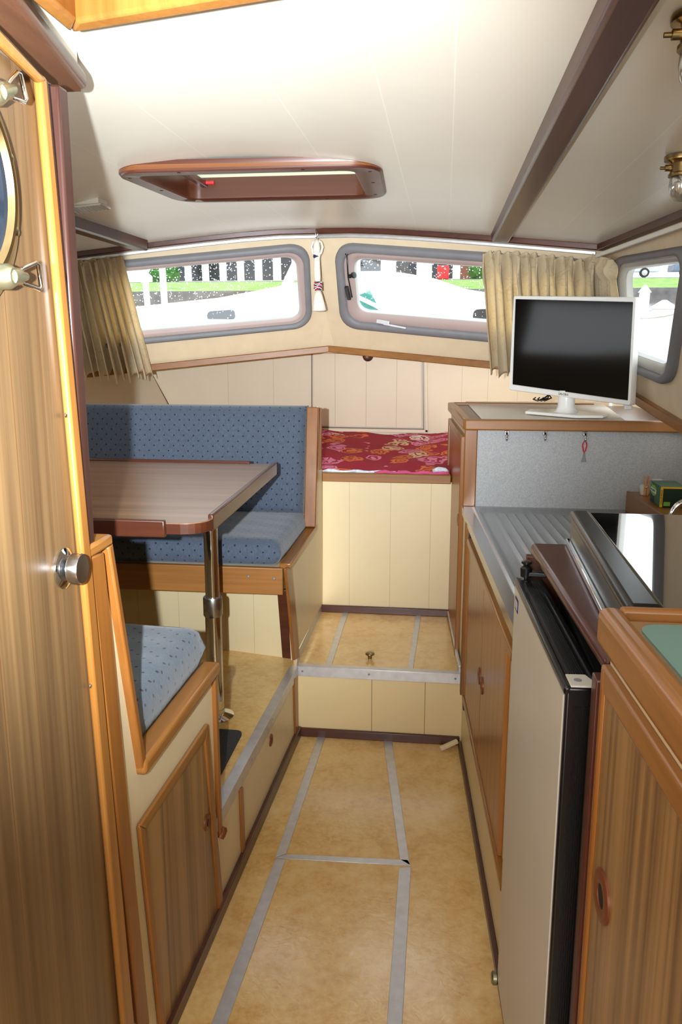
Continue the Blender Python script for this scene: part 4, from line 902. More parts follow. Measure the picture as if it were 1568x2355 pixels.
# fridge housing, fridge, hob
t = thing('fridge_housing', 'dark red-brown cabinet around the fridge, under the hob', 'cabinet', (0.25, 1.45, 0.0))
bm = B(); prism(bm, [(0.196, 1.775, 1.145), (0.232, 1.105, 1.145), (0.84, 1.105, 1.145), (0.84, 1.775, 1.145)], (0, 0, 0.026)); tb = obj('top_board', bm, 'maroon', t, bevel=0.006, seg=3)
bm = B(); bar(bm, (0.203, 1.775, 1.158), (0.239, 1.105, 1.161), 0.020, 0.022); obj('front_edge', bm, 'maroon', t, bevel=0.009, seg=3)
bm = B(); box(bm, 0.186, 0.84, 1.776, 1.798, 0.0, 1.14); obj('side_panel', bm, 'mahog', t, bevel=0.002)
bm = B(); box(bm, 0.216, 0.84, 1.090, 1.122, 0.0, 1.145); obj('side_panel', bm, 'maroon', t, bevel=0.002)
t = thing('fridge', 'black fridge with beige door under the hob', 'fridge', (0.2, 1.45, 0.06))
bm = B(); box(bm, 0.258, 0.80, 1.150, 1.765, 0.06, 1.06); obj('fridge_body', bm, 'matblack', t, bevel=0.004)
dF, dN_ = V((0.163, 1.752, 0)), V((0.190, 1.172, 0)); fd = (dN_ - dF).normalized(); fn = V((fd.y, -fd.x, 0)); fn = fn if fn.x < 0 else -fn     # door front towards gangway
def fp(s, z, o=0.0): return dF + fd * s + V((0, 0, z)) + fn * o
Lf = (dN_ - dF).length; z0f, z1f = 0.09, 1.098
bm = B(); prism(bm, [fp(0, z0f), fp(Lf, z0f), fp(Lf, z1f), fp(0, z1f)], -fn * 0.056); dr = obj('door', bm, 'black', t, bevel=0.004)
bm = B(); prism(bm, [fp(0.012, z0f + 0.01), fp(Lf - 0.010, z0f + 0.01), fp(Lf - 0.010, z1f - 0.016), fp(0.012, z1f - 0.016)], fn * 0.002); obj('door_panel', bm, 'fridge', dr)
bm = B(); bar(bm, fp(0, z1f - 0.006, -0.003), fp(Lf, z1f - 0.006, -0.003), 0.012, 0.014)
obj('chrome_edge', bm, 'black', dr, bevel=0.004)
bm = B()
for k in range(7): bar(bm, fp(0.03, z1f + 0.0005, -0.014 - 0.0036 * k), fp(Lf - 0.05, z1f + 0.0005, -0.014 - 0.0036 * k), 0.0018, 0.003)
for k in range(9): bar(bm, fp(Lf + 0.0005, z0f + 0.02, -0.012 - 0.0035 * k), fp(Lf + 0.0005, z1f - 0.03, -0.012 - 0.0035 * k), 0.003, 0.0018, up=fn)
bar(bm, fp(0.02, z1f + 0.001, -0.046), fp(Lf - 0.03, z1f + 0.001, -0.046), 0.004, 0.004)
bar(bm, fp(Lf + 0.001, z0f + 0.02, -0.048), fp(Lf + 0.001, z1f - 0.03, -0.048), 0.004, 0.004, up=fn)
obj('grooved_trim', bm, 'black', dr)
bm = B(); prism(bm, [fp(Lf - 0.042, z1f + 0.001, -0.006), fp(Lf + 0.003, z1f + 0.001, -0.006), fp(Lf + 0.003, z1f + 0.001, -0.050), fp(Lf - 0.042, z1f + 0.001, -0.036)], (0, 0, 0.003)); pl_ = obj('corner_plate', bm, 'fridge', dr, bevel=0.001); pl_['label'] = 'beige corner plate'
bm = B(); lathe(bm, [(0.006, 0), (0.006, 0.001)], fp(Lf - 0.018, z1f + 0.004, -0.020), (0, 0, 1), 16); obj('plate_screw', bm, 'rubber', pl_)
bm = B(); prism(bm, [fp(0.035, 1.040, 0.002), fp(0.075, 1.040, 0.002), fp(0.075, 1.068, 0.002), fp(0.035, 1.068, 0.002)], fn * 0.0015); eb = obj('emblem', bm, 'navy', dr, bevel=0.0005)
bm = B(); prism(bm, [fp(0.041, 1.045, 0.0035), fp(0.069, 1.045, 0.0035), fp(0.069, 1.063, 0.0035), fp(0.041, 1.063, 0.0035)], fn * 0.0006); obj('emblem_field', bm, 'greyframe', eb)
hp = fp(0.028, z1f, -0.018)
bm = B(); lathe(bm, [(0.010, 0), (0.010, 0.004), (0.004, 0.005), (0.004, 0.010), (0.012, 0.011), (0.013, 0.030), (0.010, 0.033), (0.006, 0.036), (0.011, 0.040), (0.011, 0.044), (0.001, 0.046)], hp, (0, 0, 1), 20); obj('hinge_pin', bm, 'black', t, smooth='auto')
bm = B(); bar(bm, hp + V((0, 0, 0.018)), hp + V((0.10, -0.005, 0.018)), 0.022, 0.010); obj('hinge_arm', bm, 'black', t, bevel=0.002)
hb = fp(0.0, z0f, 0.0); bm = B(); lathe(bm, [(0.012, 0), (0.016, 0.004), (0.016, 0.012), (0.012, 0.016), (0.001, 0.017)], fp(0.006, z0f + 0.006, 0.0), fn, 20); obj('hinge_cap', bm, 'bronze', t, smooth='auto')

t = thing('hob', 'black glass-topped hob in a dark frame on the fridge cabinet', 'hob', (0.5, 1.45, 1.171))
hx0, hx1, hy0, hy1 = 0.266, 0.80, 1.118, 1.775
bm = B(); prism(bm, [(hx0 + 0.010, hy1, 1.171), (hx0 - 0.006, hy0, 1.171), (hx1, hy0, 1.171), (hx1, hy1, 1.171)], (0, 0, 0.058)); obj('hob_body', bm, 'black', t, bevel=0.003)
bm = B(); bar(bm, (hx0 + 0.006, hy1 - 0.002, 1.178), (hx0 - 0.010, hy0, 1.178), 0.010, 0.012); obj('base_rail', bm, 'chrome', t, bevel=0.003)
bm = B(); prism(bm, [(hx0 + 0.006, hy1 + 0.004, 1.222), (hx0 - 0.010, hy0, 1.222), (hx0 + 0.042, hy0, 1.222), (hx0 + 0.050, hy1 + 0.004, 1.222)], (0, 0, 0.024)); obj('frame_rail', bm, 'black', t, bevel=0.010, seg=4)
bm = B(); box(bm, hx0 + 0.04, hx1, hy1 - 0.012, hy1 + 0.004, 1.222, 1.241); obj('frame_rail', bm, 'black', t, bevel=0.004)
bm = B(); prism(bm, [(hx0 + 0.048, hy1 - 0.006, 1.236), (hx0 + 0.040, hy0 + 0.002, 1.236), (hx1, hy0 + 0.002, 1.236), (hx1, hy1 - 0.006, 1.236)], (0, 0, 0.006)); obj('glass_top', bm, 'hob', t, bevel=0.001)

# near counter
t = thing('counter_cabinet', 'near teak cabinet with wood-edged green counter top, at the right edge', 'cabinet', (0.25, 0.6, 0.0))
def cx(y): return gx(y)
bm = B(); prism(bm, [(cx(1.08), 1.084, 0), (cx(-1.2), -1.2, 0), (1.0, -1.2, 0), (0.95, 1.084, 0)], (0, 0, 1.20)); obj('carcass', bm, 'cream', t)
bm = B(); prism(bm, [(cx(1.09) + 0.008, 1.085, 1.20), (cx(-1.2) + 0.008, -1.2, 1.20), (1.0, -1.2, 1.20), (0.95, 1.085, 1.20)], (0, 0, 0.034)); obj('top_board', bm, 'tray', t)
bm = B(); prism(bm, rquad([(cx(1.065) + 0.024, 1.068, 1.234), (0.93, 1.068, 1.234), (0.93, -1.2, 1.234), (cx(-1.2) + 0.024, -1.2, 1.234)], 0.03, 5), (0, 0, 0.003)); gt = obj('green_inset', bm, 'green', t)
bm = B(); bar(bm, (cx(1.10) - 0.001, 1.107, 1.220), (cx(-1.2) - 0.001, -1.2, 1.220), 0.032, 0.056); obj('counter_edge', bm, 'or_y', t, bevel=0.012, seg=4)
bm = B(); bar(bm, (cx(1.10) + 0.012, 1.099, 1.234), (0.95, 1.099, 1.234), 0.016, 0.030); obj('counter_edge', bm, 'or_x', t, bevel=0.006, seg=3)
bm = B(); bar(bm, (cx(1.07) - 0.006, 1.085, 1.155), (cx(-1.2) - 0.006, -1.2, 1.155), 0.014, 0.036); obj('door_frame', bm, 'or_y', t, bevel=0.004)
bm = B(); bar(bm, (cx(1.07) - 0.006, 1.074, 0.03), (cx(1.07) - 0.006, 1.074, 1.17), 0.014, 0.020, up=(0, 1, 0)); obj('door_frame', bm, 'or_z', t, bevel=0.004)
bm = B(); prism(bm, [(cx(1.065), 1.064, 0.03), (cx(0.35), 0.35, 0.03), (cx(0.35), 0.35, 1.135), (cx(1.065), 1.064, 1.135)], GN * 0.009); cd = obj('cabinet_door', bm, 'teak', t, bevel=0.002)
ring_pull(cd, V((cx(1.010), 1.010, 0.872)) + GN * 0.009, GN, 0.036)

# television
TL, TR_ = V((0.275, 3.655, 0)), V((0.715, 3.235, 0))
TP = P3(TL, TR_, TL + V((0, 0, 1)))
tq = [at(*p, TP) for p in ((1181, 680), (1463, 683), (1449, 933), (1170, 897))]
sq = [at(*p, TP) for p in ((1184, 688), (1455, 695), (1443, 921), (1177, 884))]
tn = TP[1].normalized(); tn = tn if tn.y < 0 else -tn
base_c = at(1310, 944, PZ(1.306)); tc = sum(tq, V()) / 4
t = thing('television', 'white flat television on a white foot, screen off', 'television', (tc.x + 0.02, tc.y + 0.02, 1.303))
bm = B(); o = rquad(tq, 0.008, 3); i = rquad(sq, 0.003, 3); loft(bm, [shift(o, -tn * 0.034), shift(o, tn * -0.003), shift(mix(o, i, 0.12), (0, 0, 0)), shift(mix(o, i, 0.92), (0, 0, 0)), shift(i, -tn * 0.004)]); obj('bezel', bm, 'tvwhite', t, smooth='auto')
bm = B(); prism(bm, shift(sq, -tn * 0.004), -tn * 0.004); obj('screen', bm, 'screen', t)
bm = B(); cc = sum(o, V()) / len(o); loft(bm, [shift(o, -tn * 0.030), shift(mix(o, [cc] * len(o), 0.04), -tn * 0.045), shift(mix(o, [cc] * len(o), 0.25), -tn * 0.058), shift(mix(o, [cc] * len(o), 0.7), -tn * 0.062)], caps=True); obj('back_shell', bm, 'tvwhite', t, smooth='auto')
tx = (tq[2] - tq[3]).normalized()
text('lettering', 'SALORA', t, (tq[2] + tq[3]) * 0.5 * 0.5 + (sq[2] + sq[3]) * 0.5 * 0.5 + tn * 0.0006 - tx * 0.012, tx, tq[0] - tq[3], 0.013, 'ink')
mid = (tq[2] + tq[3]) / 2 + V((0, 0, 0.005)) - tx * 0.02
th_ = V((tx.x, tx.y, 0)).normalized(); tnh = V((tn.x, tn.y, 0)).normalized(); zb = 1.303
fo = V((mid.x, mid.y, zb)) - tnh * 0.035
bm = B(); prism(bm, [fo + th_ * a + tnh * b for a, b in ((-0.20, -0.02), (-0.13, 0.10), (0.12, 0.10), (0.19, 0.02), (0.14, -0.09), (-0.12, -0.09))], (0, 0, 0.012)); obj('stand_foot', bm, 'tvwhite', t, bevel=0.004)
bm = B(); lathe(bm, [(0.055, 0.010), (0.042, 0.018), (0.034, 0.035), (0.034, 0.10)], fo, (0, 0, 1), 28); obj('stand_neck', bm, 'tvwhite', t, smooth='auto')
bm = B(); pr_ = tq[2] - tx * 0.03 - tn * 0.03; box(bm, pr_.x - 0.014, pr_.x + 0.014, pr_.y - 0.012, pr_.y + 0.012, pr_.z - 0.02, pr_.z + 0.02); obj('corner_clip', bm, 'tvwhite', t, bevel=0.004)
bm = B(); prism(bm, [at(*p, PZ(1.2945)) for p in ((1070, 925), (1108, 966), (1437, 969), (1400, 940), (1380, 926))], (0, 0, 0.004)); tag(obj('table_mat', bm, 'cloth', bevel=0.001), 'pale woven mat under the television', 'mat')
bm = B(); q = at(1240, 912, PY(3.86)); 
for k in range(3): tube(bm, [at(1232 + 9 * k, 914, PY(3.80)), at(1226 + 10 * k, 918, PY(3.80)), at(1236 + 8 * k, 922, PY(3.78)), at(1252 + 8 * k, 915, PY(3.80)), at(1262, 908, PY(3.80))], 0.0035, 6)
tag(obj('tv_cable', bm, 'black', smooth=True), 'loose black cable lying behind the television', 'cable')

# ================================================================== CEILING FITTINGS
t = thing('skylight', 'mahogany framed skylight hatch in the ceiling, over the gangway', 'skylight', (-0.56, 2.58, 2.05))
oq = [V((-0.950, 2.345, 0)), V((-0.185, 2.345, 0)), V((-0.205, 2.865, 0)), V((-0.905, 2.860, 0))]; iq = [V((-0.888, 2.398, 0)), V((-0.265, 2.395, 0)), V((-0.268, 2.800, 0)), V((-0.850, 2.802, 0))]
o = rquad(oq, 0.085, 8); i = rquad(iq, 0.035, 8)
def up(l, z): return [V((p.x, p.y, z)) for p in l]
def upc(l, d): return [V((p.x, p.y, zc(p.x) + d)) for p in l]
bm = B(); loft(bm, [upc(o, 0.01), up(o, 2.066), up(mix(o, i, 0.08), 2.060), up(mix(o, i, 0.92), 2.060), up(i, 2.064), up(i, 2.068)]); fr = obj('hatch_frame', bm, 'dark', t, smooth='auto')
bm = B(); o2_ = mix(o, i, -0.015); loft(bm, [upc(o2_, -0.002), up(o2_, 2.068), up(mix(o, i, 0.03), 2.0655), upc(mix(o, i, 0.03), -0.001)]); obj('plywood_edge', bm, 'ply', t, smooth='auto')
bm = B(); i2 = mix(i, o, 0.02); loft(bm, [up(i2, 2.066), up(i2, 2.129), up(mix(i, o, 0.3), 2.129), up(mix(i, o, 0.3), 2.066)]); obj('inner_coaming', bm, 'mahog', t, smooth='auto')
bm = B(); bar(bm, (-0.82, 2.42, 2.115), (-0.80, 2.79, 2.105), 0.02, 0.02); obj('cross_bar', bm, 'dark', t, bevel=0.003)
bm = B(); tube(bm, [(-0.80, 2.775, 2.108), (-0.765, 2.777, 2.108)], 0.006, 10); obj('red_pin', bm, 'red', t, smooth='auto')
bm = B(); prism(bm, up(mix(i, o, 0.3), 2.130), (0, 0, 0.010)); obj('skylight_lid', bm, 'lid', t)
for k, (a, b) in enumerate(((-0.915, 2.40), (-0.89, 2.60), (-0.87, 2.79), (-0.70, 2.815), (-0.40, 2.815), (-0.235, 2.75), (-0.225, 2.55), (-0.22, 2.39), (-0.75, 2.34), (-0.40, 2.34))):
    bm = B(); lathe(bm, [(0.006, 0), (0.005, 0.001)], (a, b + 0.02, 2.0605), (0, 0, -1), 10); obj('screw', bm, 'matblack', fr)
# big hatch over the camera
t = thing('roof_hatch', 'golden varnished frame of the open roof hatch at the top left', 'hatch', (-0.2, 0.8, 2.05))
oq = [V((-0.570, 0.26, 0)), V((0.175, 0.26, 0)), V((0.175, yhf(0.175) + 0.018, 0)), V((-0.570, yhf(-0.57) + 0.018, 0))]
cxy = sum(oq, V()) / 4; iq = [q + (cxy - q) * 0.075 for q in oq]
for k in range(4):
    a, b = oq[k], oq[(k + 1) % 4]; c, d = iq[(k + 1) % 4], iq[k]
    lo_ = [V((p.x, p.y, min(2.052, zc(p.x) - 0.03))) for p in (a, b, c, d)]; bm = B(); loft(bm, [lo_, up([a, b, c, d], 2.152)], caps=True); obj('hatch_coaming', bm, 'yellow', t, bevel=0.006)
# lamps
def ceiling_lamp(c, label):
    t = thing('ceiling_lamp', label, 'lamp', c, 'brass ceiling lamps over the galley')
    bm = B(); lathe(bm, [(0.040, 0.0), (0.041, 0.004), (0.040, 0.010), (0.030, 0.013), (0.027, 0.016), (0.027, 0.034), (0.030, 0.037), (0.030, 0.042), (0.026, 0.044)], c, (0, 0, -1), 36); obj('lamp_base', bm, 'brass', t, smooth='auto')
    bm = B(); lathe(bm, [(0.007, 0), (0.007, 0.012), (0.0035, 0.013), (0.0035, 0.022)], V(c) + V((-0.026, 0, -0.024)), (-1, 0, 0), 14); obj('switch', bm, 'brass', t, smooth='auto')
    bm = B(); lathe(bm, [(0.026, 0.042), (0.027, 0.060), (0.024, 0.078), (0.014, 0.090), (0.001, 0.094)], c, (0, 0, -1), 28, caps=False); obj('glass_dome', bm, 'bulb', t, smooth=True)
    bm = B(); lathe(bm, [(0.010, 0.044), (0.012, 0.06), (0.008, 0.074), (0.001, 0.078)], c, (0, 0, -1), 18); obj('lamp_bulb', bm, 'white', t, smooth=True)
p = at(1572, 376, PZ(1.972)); ceiling_lamp((p.x, p.y, zc(p.x) + 0.001), 'brass ceiling lamp with glass dome at the right edge, the farther one')
p = at(1618, 50, PZ(2.0)); ceiling_lamp((p.x, p.y, zc(p.x) + 0.001), 'ceiling lamp barely showing at the upper right corner')
# strip light on the port side
c = V((-1.26, 2.84, 0)); t = thing('strip_light', 'clear plastic strip light on the port ceiling, above the table', 'strip light', (-1.3, 2.84, 2.03))
q = [at(*p, PZ(2.045)) for p in ((120, 472), (232, 460), (255, 470), (130, 489))]
bm = B(); prism(bm, [V((p.x, p.y, 2.03)) for p in q], (0, 0, 0.008)); obj('diffuser', bm, 'clearpl', t, bevel=0.003)
bm = B(); prism(bm, [V((p.x, p.y, 2.038)) for p in mix(q, [sum(q, V()) / 4] * 4, 0.12)], (0, 0, 0.02)); obj('light_body', bm, 'white', t)
bm = B()
for k in range(14): 
    a = q[0] + (q[1] - q[0]) * (k / 14 + 0.03); b = q[3] + (q[2] - q[3]) * (k / 14 + 0.03); bar(bm, V((a.x, a.y, 2.029)), V((b.x, b.y, 2.029)), 0.003, 0.003)
obj('ribs', bm, 'greyframe', t)

# window fittings on the opening front window
def w2(px, py, o=0.0): return at(px, py, PR) + NR * o
tW = win2
bm = B(); tube(bm, [w2(801, 578, 0.02), w2(806, 630, 0.03), w2(813, 678, 0.02)], 0.0035, 8); st = obj('window_stay', bm, 'black', tW, smooth=True)
bm = B(); lathe(bm, [(0.008, -0.006), (0.008, 0.006)], w2(801, 578, 0.02), (0, 0, 1), 12); obj('stay_end', bm, 'black', st, smooth='auto')
bm = B(); lathe(bm, [(0.008, 0), (0.010, 0.012), (0.006, 0.018), (0.006, 0.024), (0.014, 0.028), (0.014, 0.036), (0.004, 0.038)], w2(805, 632, 0.015), V((0.75, -0.6, 0.15)), 18); obj('stay_knob', bm, 'black', st, smooth='auto')
bm = B(); bar(bm, w2(799, 655, 0.014), w2(806, 685, 0.014), 0.018, 0.016); obj('stay_bracket', bm, 'black', st, bevel=0.003)
bm = B(); bar(bm, w2(783, 615, 0.010), w2(787, 638, 0.010), 0.016, 0.004); obj('stay_plate', bm, 'mauve', st, bevel=0.001)
bm = B(); bar(bm, w2(868, 735, 0.014), w2(898, 740, 0.014), 0.014, 0.020); lt = obj('latch', bm, 'alu', tW, bevel=0.003)
bm = B(); bar(bm, w2(885, 738, 0.026), w2(938, 748, 0.026), 0.008, 0.010); obj('latch_lever', bm, 'alu', lt, bevel=0.003)
bm = B(); bar(bm, w2(870, 748, 0.012), w2(880, 752, 0.012), 0.016, 0.012); obj('latch_foot', bm, 'alu', lt, bevel=0.003)

# hanging rope tassel
TPp = PY(3.80)
def tp(px, py): return at(px, py, TPp)
t = thing('rope_tassel', 'white knotted rope bell-pull with tassel hanging between the front windows', 'tassel', tp(730, 535))
bm = B(); tube(bm, [tp(728, 530), tp(725, 538), tp(728, 544), tp(731, 538), tp(728, 531)], 0.0018, 6); tube(bm, [tp(728, 544), tp(724, 551), tp(729, 553), tp(732, 548)], 0.0018, 6); obj('hook', bm, 'steel', t, smooth=True)
for s in (-1, 1):
    bm = B(); tube(bm, [tp(729 + s * 4, 553), tp(729 + s * 10, 558), tp(729 + s * 13, 568), tp(729 + s * 9, 582), tp(729 + s * 3, 588)], 0.005, 8); obj('rope_loop', bm, 'rope', t, smooth=True)
def lpr(pts): 
    bm = B(); tube(bm, [tp(x, y) for x, y, r_ in pts], [r_ for x, y, r_ in pts], 16); return bm
obj('rope_body', lpr([(728, 553, 0.012), (728, 570, 0.016), (728, 584, 0.015), (729, 588, 0.016), (729, 594, 0.013), (729, 620, 0.015), (730, 640, 0.014), (730, 648, 0.013)]), 'rope', t, smooth=True)
obj('rope_whipping', lpr([(728, 586, 0.0150), (728, 589, 0.0165), (729, 592, 0.0150)]), 'navy', t, smooth=True)
for k in range(3):
    for m_, o_ in (('red', 0), ('lightprint', 2.1), ('navy', 4.2)):
        bm = B(); c = tp(731, 652 + k * 6); tube(bm, [c + V((0.0165 * math.cos(a), 0.0165 * math.sin(a), 0.005 * math.sin(2 * a + o_ + k))) for a in [2 * math.pi * q / 20 for q in range(20)]], 0.003, 6, closed=True); obj('turks_head_strand', bm, m_, t, smooth=True)
obj('tassel_skirt', lpr([(731, 668, 0.012), (732, 680, 0.018), (733, 698, 0.026), (734, 714, 0.031), (734, 716, 0.020)]), 'rope', t, smooth=True)

# ================================================================== CURTAINS
def curtain(name, top, bot, n_fold, amp, label, nrm, rows=46, cols=220, header=0.10, seed=1, lean=0.0, spread=1.0, tuck=0.0):
    rng = random.Random(seed); ph = [rng.uniform(-0.6, 0.6) for _ in range(n_fold + 2)]; am = [rng.uniform(0.55, 1.2) for _ in range(n_fold + 2)]
    def poly(pts, u):
        pts = [V(p) for p in pts]; L = [0]
        for a, b in zip(pts, pts[1:]): L.append(L[-1] + (b - a).length)
        s = u * L[-1]
        for k in range(len(pts) - 1):
            if s <= L[k + 1] + 1e-9: return pts[k] + (pts[k + 1] - pts[k]) * ((s - L[k]) / max(1e-9, L[k + 1] - L[k]))
        return pts[-1]
    bm = B(); gr = []
    for j in range(rows + 1):
        v = j / rows; row = []
        for i in range(cols + 1):
            u = i / cols; f = u * n_fold; k = int(f); w_ = f - k
            a = am[k] * (1 - w_) + am[k + 1] * w_; p_ = ph[k] * (1 - w_) + ph[k + 1] * w_
            p = poly(top, u) * (1 - v) + poly(bot, u) * v
            n_ = V(nrm(u)) if callable(nrm) else V(nrm)
            hd = max(0.0, 1 - v / header)
            wob = p_ * v * 1.5
            d = amp * a * math.sin(2 * math.pi * f + wob) * (0.55 + 0.45 * v) * (1 - 0.45 * hd) + 0.35 * amp * hd * math.sin(4 * math.pi * f + 1.1) + 0.25 * amp * math.sin(2 * math.pi * f * 0.5 + 3 * v + p_)
            d += tuck * math.sin(math.pi * min(1, v / 0.25)) * math.sin(2 * math.pi * f * 0.5 + 0.7)
            side = (poly(bot, min(1, u + 0.01)) - poly(bot, max(0, u - 0.01))).normalized()
            p = p + n_ * (d + amp * 0.9) + side * (0.35 * amp * a * math.cos(2 * math.pi * f + wob))
            p.z += 0.006 * math.sin(2 * math.pi * f * 0.5 + ph[k]) * v - 0.004 * hd * abs(math.sin(2 * math.pi * f))
            row.append(bm.verts.new(p))
        gr.append(row)
    for j in range(rows):
        for i in range(cols): bm.faces.new((gr[j][i], gr[j][i + 1], gr[j + 1][i + 1], gr[j + 1][i]))
    o = obj(name, bm, 'curtain', smooth=True, solid=0.0012); return tag(o, label, 'curtain')
def pl(px, py, o=0.03): return at(px, py, PL) + NL * o
def pr(px, py, o=0.03): return at(px, py, PR) + NR * o
def pw(px, py, o=0.03): return at(px, py, PW) + NW * o
curtain('curtain', [pl(128, 590), pl(280, 575)], [pl(180, 842), pl(272, 852), pl(350, 846)], 10, 0.036, 'gold pleated curtain drawn aside at the left front window', NL, seed=3, tuck=0.010)
curtain('curtain', [pr(1118, 560), pr(1170, 562), pr(1388, 580)], [pr(1136, 838), pr(1172, 842), pr(1395, 880)], 13, 0.036, 'gold pleated curtain behind the television at the right front window', NR, seed=5, tuck=0.014)
curtain('curtain', [pw(1390, 576, 0.03), pw(1436, 588, 0.03)], [pw(1395, 800, 0.012), pw(1443, 780, 0.012)], 5, 0.014, 'short gold curtain bunched in the corner by the side window', NW, seed=8, tuck=0.02)
cl = [mir(W3(y, 1.94)) + V((0.03, 0, 0)) for y in (3.55, 3.2)]; cb = [mir(W3(y, 1.42)) + V((0.07, 0, 0)) for y in (3.75, 2.9)]
curtain('curtain', cl, [pl(190, 880, 0.12), pl(165, 895, 0.3)], 6, 0.022, 'pale curtain hanging at the port side, mostly behind the post', (1, -0.2, 0), seed=11)

# ================================================================== OUTSIDE (level with the water: the boat lies bow-down)
TILT = R(3.85); RX = Matrix.Rotation(TILT, 3, 'X')
def ext(o, p=(0, 0, 0)):
    """put an object built in level co-ordinates about the eye into the tilted boat frame"""
    l = V(o.location); o.location = RX @ (l - EYE) + EYE; o.rotation_euler = (TILT, 0, 0); return o
def lev(px, py, dist):      # level co-ordinates of a sight line at a forward distance
    d = RX.inverted() @ (ROT @ V((px - W / 2, -(py - H / 2), -FPX))); return EYE + d * (dist / d.y)
bm = B(); box(bm, -120, 120, 6.5, 46, 0.3, 0.5); o = ext(obj('canal_water', bm, 'water')); tag(o, 'grey rippled canal water outside', 'water', kind='stuff')
bm = B(); prism(bm, [(-90, 46.02, 0.3), (-90, 46.02, 1.2), (-90, 56, 1.75), (-90, 56.9, 1.75), (-90, 56.9, 0.3)], (200, 0, 0)); o = ext(obj('grass_bank', bm, 'grass')); tag(o, 'bright green grass bank beyond the water', 'grass', kind='stuff')
bm = B(); box(bm, -90, 110, 45.6, 46.0, 0.3, 1.25); o = ext(obj('quay_wall', bm, 'stone')); tag(o, 'low grey stone quay wall along the bank', 'quay')
bm = B(); box(bm, -90, 110, 57, 80, 1.5, 1.80); o = ext(obj('road', bm, 'asphalt')); tag(o, 'grey road behind the grass bank', 'road')
# terrace of white houses
def house(x0, x1, y, label, wallm, nwin, w=1.3):
    t = thing('terraced_house', label, 'building', (0, 0, 0), 'terraced houses across the canal'); t.location = ((x0 + x1) / 2, y, 1.7); WORLD[t.name] = V(t.location)
    bm = B(); box(bm, x0 + 0.01, x1 - 0.01, y, y + 8, 1.8, 8.5); obj('walls', bm, wallm, t)
    st_ = (x1 - x0) / nwin
    for k in range(nwin):
        for z0, z1 in ((1.9, 4.4), (5.2, 7.4)):
            xm = x0 + st_ * (k + 0.5); bm = B(); box(bm, xm - w / 2, xm + w / 2, y - 0.06, y + 0.1, z0, z1); obj('window', bm, 'glassdark', t)
    bm = B(); prism(bm, [(x0 + .01, y - .3, 8.5), (x0 + .01, y + 8.3, 8.5), (x0 + .01, y + 4, 11)], (x1 - x0 - .02, 0, 0)); obj('roof', bm, 'brick', t)
    ext(t)
house(-24, -15.2, 68, 'white house with dark tall windows seen through left front window', 'white', 6, 0.85)
house(-15.2, -7.5, 68, 'white house with dark windows seen right in the left front window', 'white', 5, 0.85)
house(-7.5, 1.0, 68, 'grey-white house with broad windows seen in the right front window', 'white', 3, 1.6)
house(1.0, 12.0, 68, 'red-brown brick house seen beside the gold curtain', 'brick', 4, 1.3)
for k, (x, y, r_) in enumerate(((-21, 62, 1.1), (-9.0, 63, 0.9), (2.8, 62.5, 1.3), (4.6, 63, 1.1))):
    bm = B(); bmesh.ops.create_icosphere(bm, subdivisions=3, radius=r_)
    rng = random.Random(k)
    for v in bm.verts: v.co = v.co * rng.uniform(0.85, 1.12) + V((x, y, 1.8 + r_ * 0.6))
    o = ext(obj('bush', bm, 'bush')); tag(o, ['green bush far left in the left front window', 'green bush right in the left front window', 'round green bush left of the gold curtain', 'green bush partly behind the gold curtain'][k], 'bush', 'bushes across the canal')
# cars
def car(name, x0, y, length, h, paint, label, van=False, flip=1):
    t = thing(name, label, 'car', (x0 + length / 2, y, 1.80)); zb_ = 1.80
    if van: prof_ = [(0, 0.35), (0.0, 1.7), (0.15, h), (length * 0.62, h), (length * 0.80, h * 0.62), (length * 0.98, h * 0.5), (length, 0.35)]
    else: prof_ = [(0, 0.35), (0.05, 0.85), (length * 0.12, 0.95), (length * 0.28, h), (length * 0.6, h), (length * 0.76, 0.95), (length * 0.97, 0.8), (length, 0.35)]
    if flip < 0: prof_ = [(length - a, b) for a, b in prof_]
    bm = B(); prism(bm, [(x0 + a, y, zb_ + b) for a, b in prof_], (0, 1.8, 0)); obj('body', bm, paint, t, bevel=0.08, seg=3)
    for wxx in (0.18, 0.80):
        bm = B(); lathe(bm, [(0.32, 0), (0.32, 0.2), (0.2, 0.22)], (x0 + length * wxx, y + 0.15, zb_ + 0.32), (0, -1, 0), 24); wl_ = obj('wheel', bm, 'tyre', t, smooth='auto')
        bm = B(); lathe(bm, [(0.19, 0), (0.05, 0.03)], (x0 + length * wxx, y - 0.07, zb_ + 0.32), (0, -1, 0), 16); obj('hubcap', bm, 'greyframe', wl_, smooth='auto')
    bm = B()
    if van: box(bm, x0 + length * 0.08, x0 + length * 0.58, y - 0.02, y + 0.05, zb_ + 1.2, zb_ + 1.62)
    else: box(bm, x0 + length * 0.32, x0 + length * 0.66, y - 0.02, y + 0.05, zb_ + 0.95, zb_ + h - 0.12)
    obj('side_window', bm, 'glassdark', t)
    bm = B(); e_ = x0 + length - 0.06 if flip < 0 else x0 - 0.02; box(bm, e_, e_ + 0.08, y - 0.03, y + 0.2, zb_ + 0.9, zb_ + 1.4); obj('tail_lamp', bm, 'redlamp', t)
    ext(t)
v0 = lev(1515, 640, 60)
car('van', v0.x - 4.9, 60, 4.9, 2.0, 'silver', 'pale silver van parked across the water, seen through the side window', True, -1)
car('car', v0.x + 0.9, 60, 4.0, 1.45, 'darkcar', 'grey-blue car parked behind the silver van', False, 1)
r0 = lev(1018, 652, 58); bm = B(); box(bm, r0.x - 0.4, r0.x + 0.4, 58, 58.6, 1.8, 2.7); o = ext(obj('red_bin', bm, 'redlamp', bevel=0.08)); tag(o, 'small red bin on the far quay, seen in the right front window', 'bin')
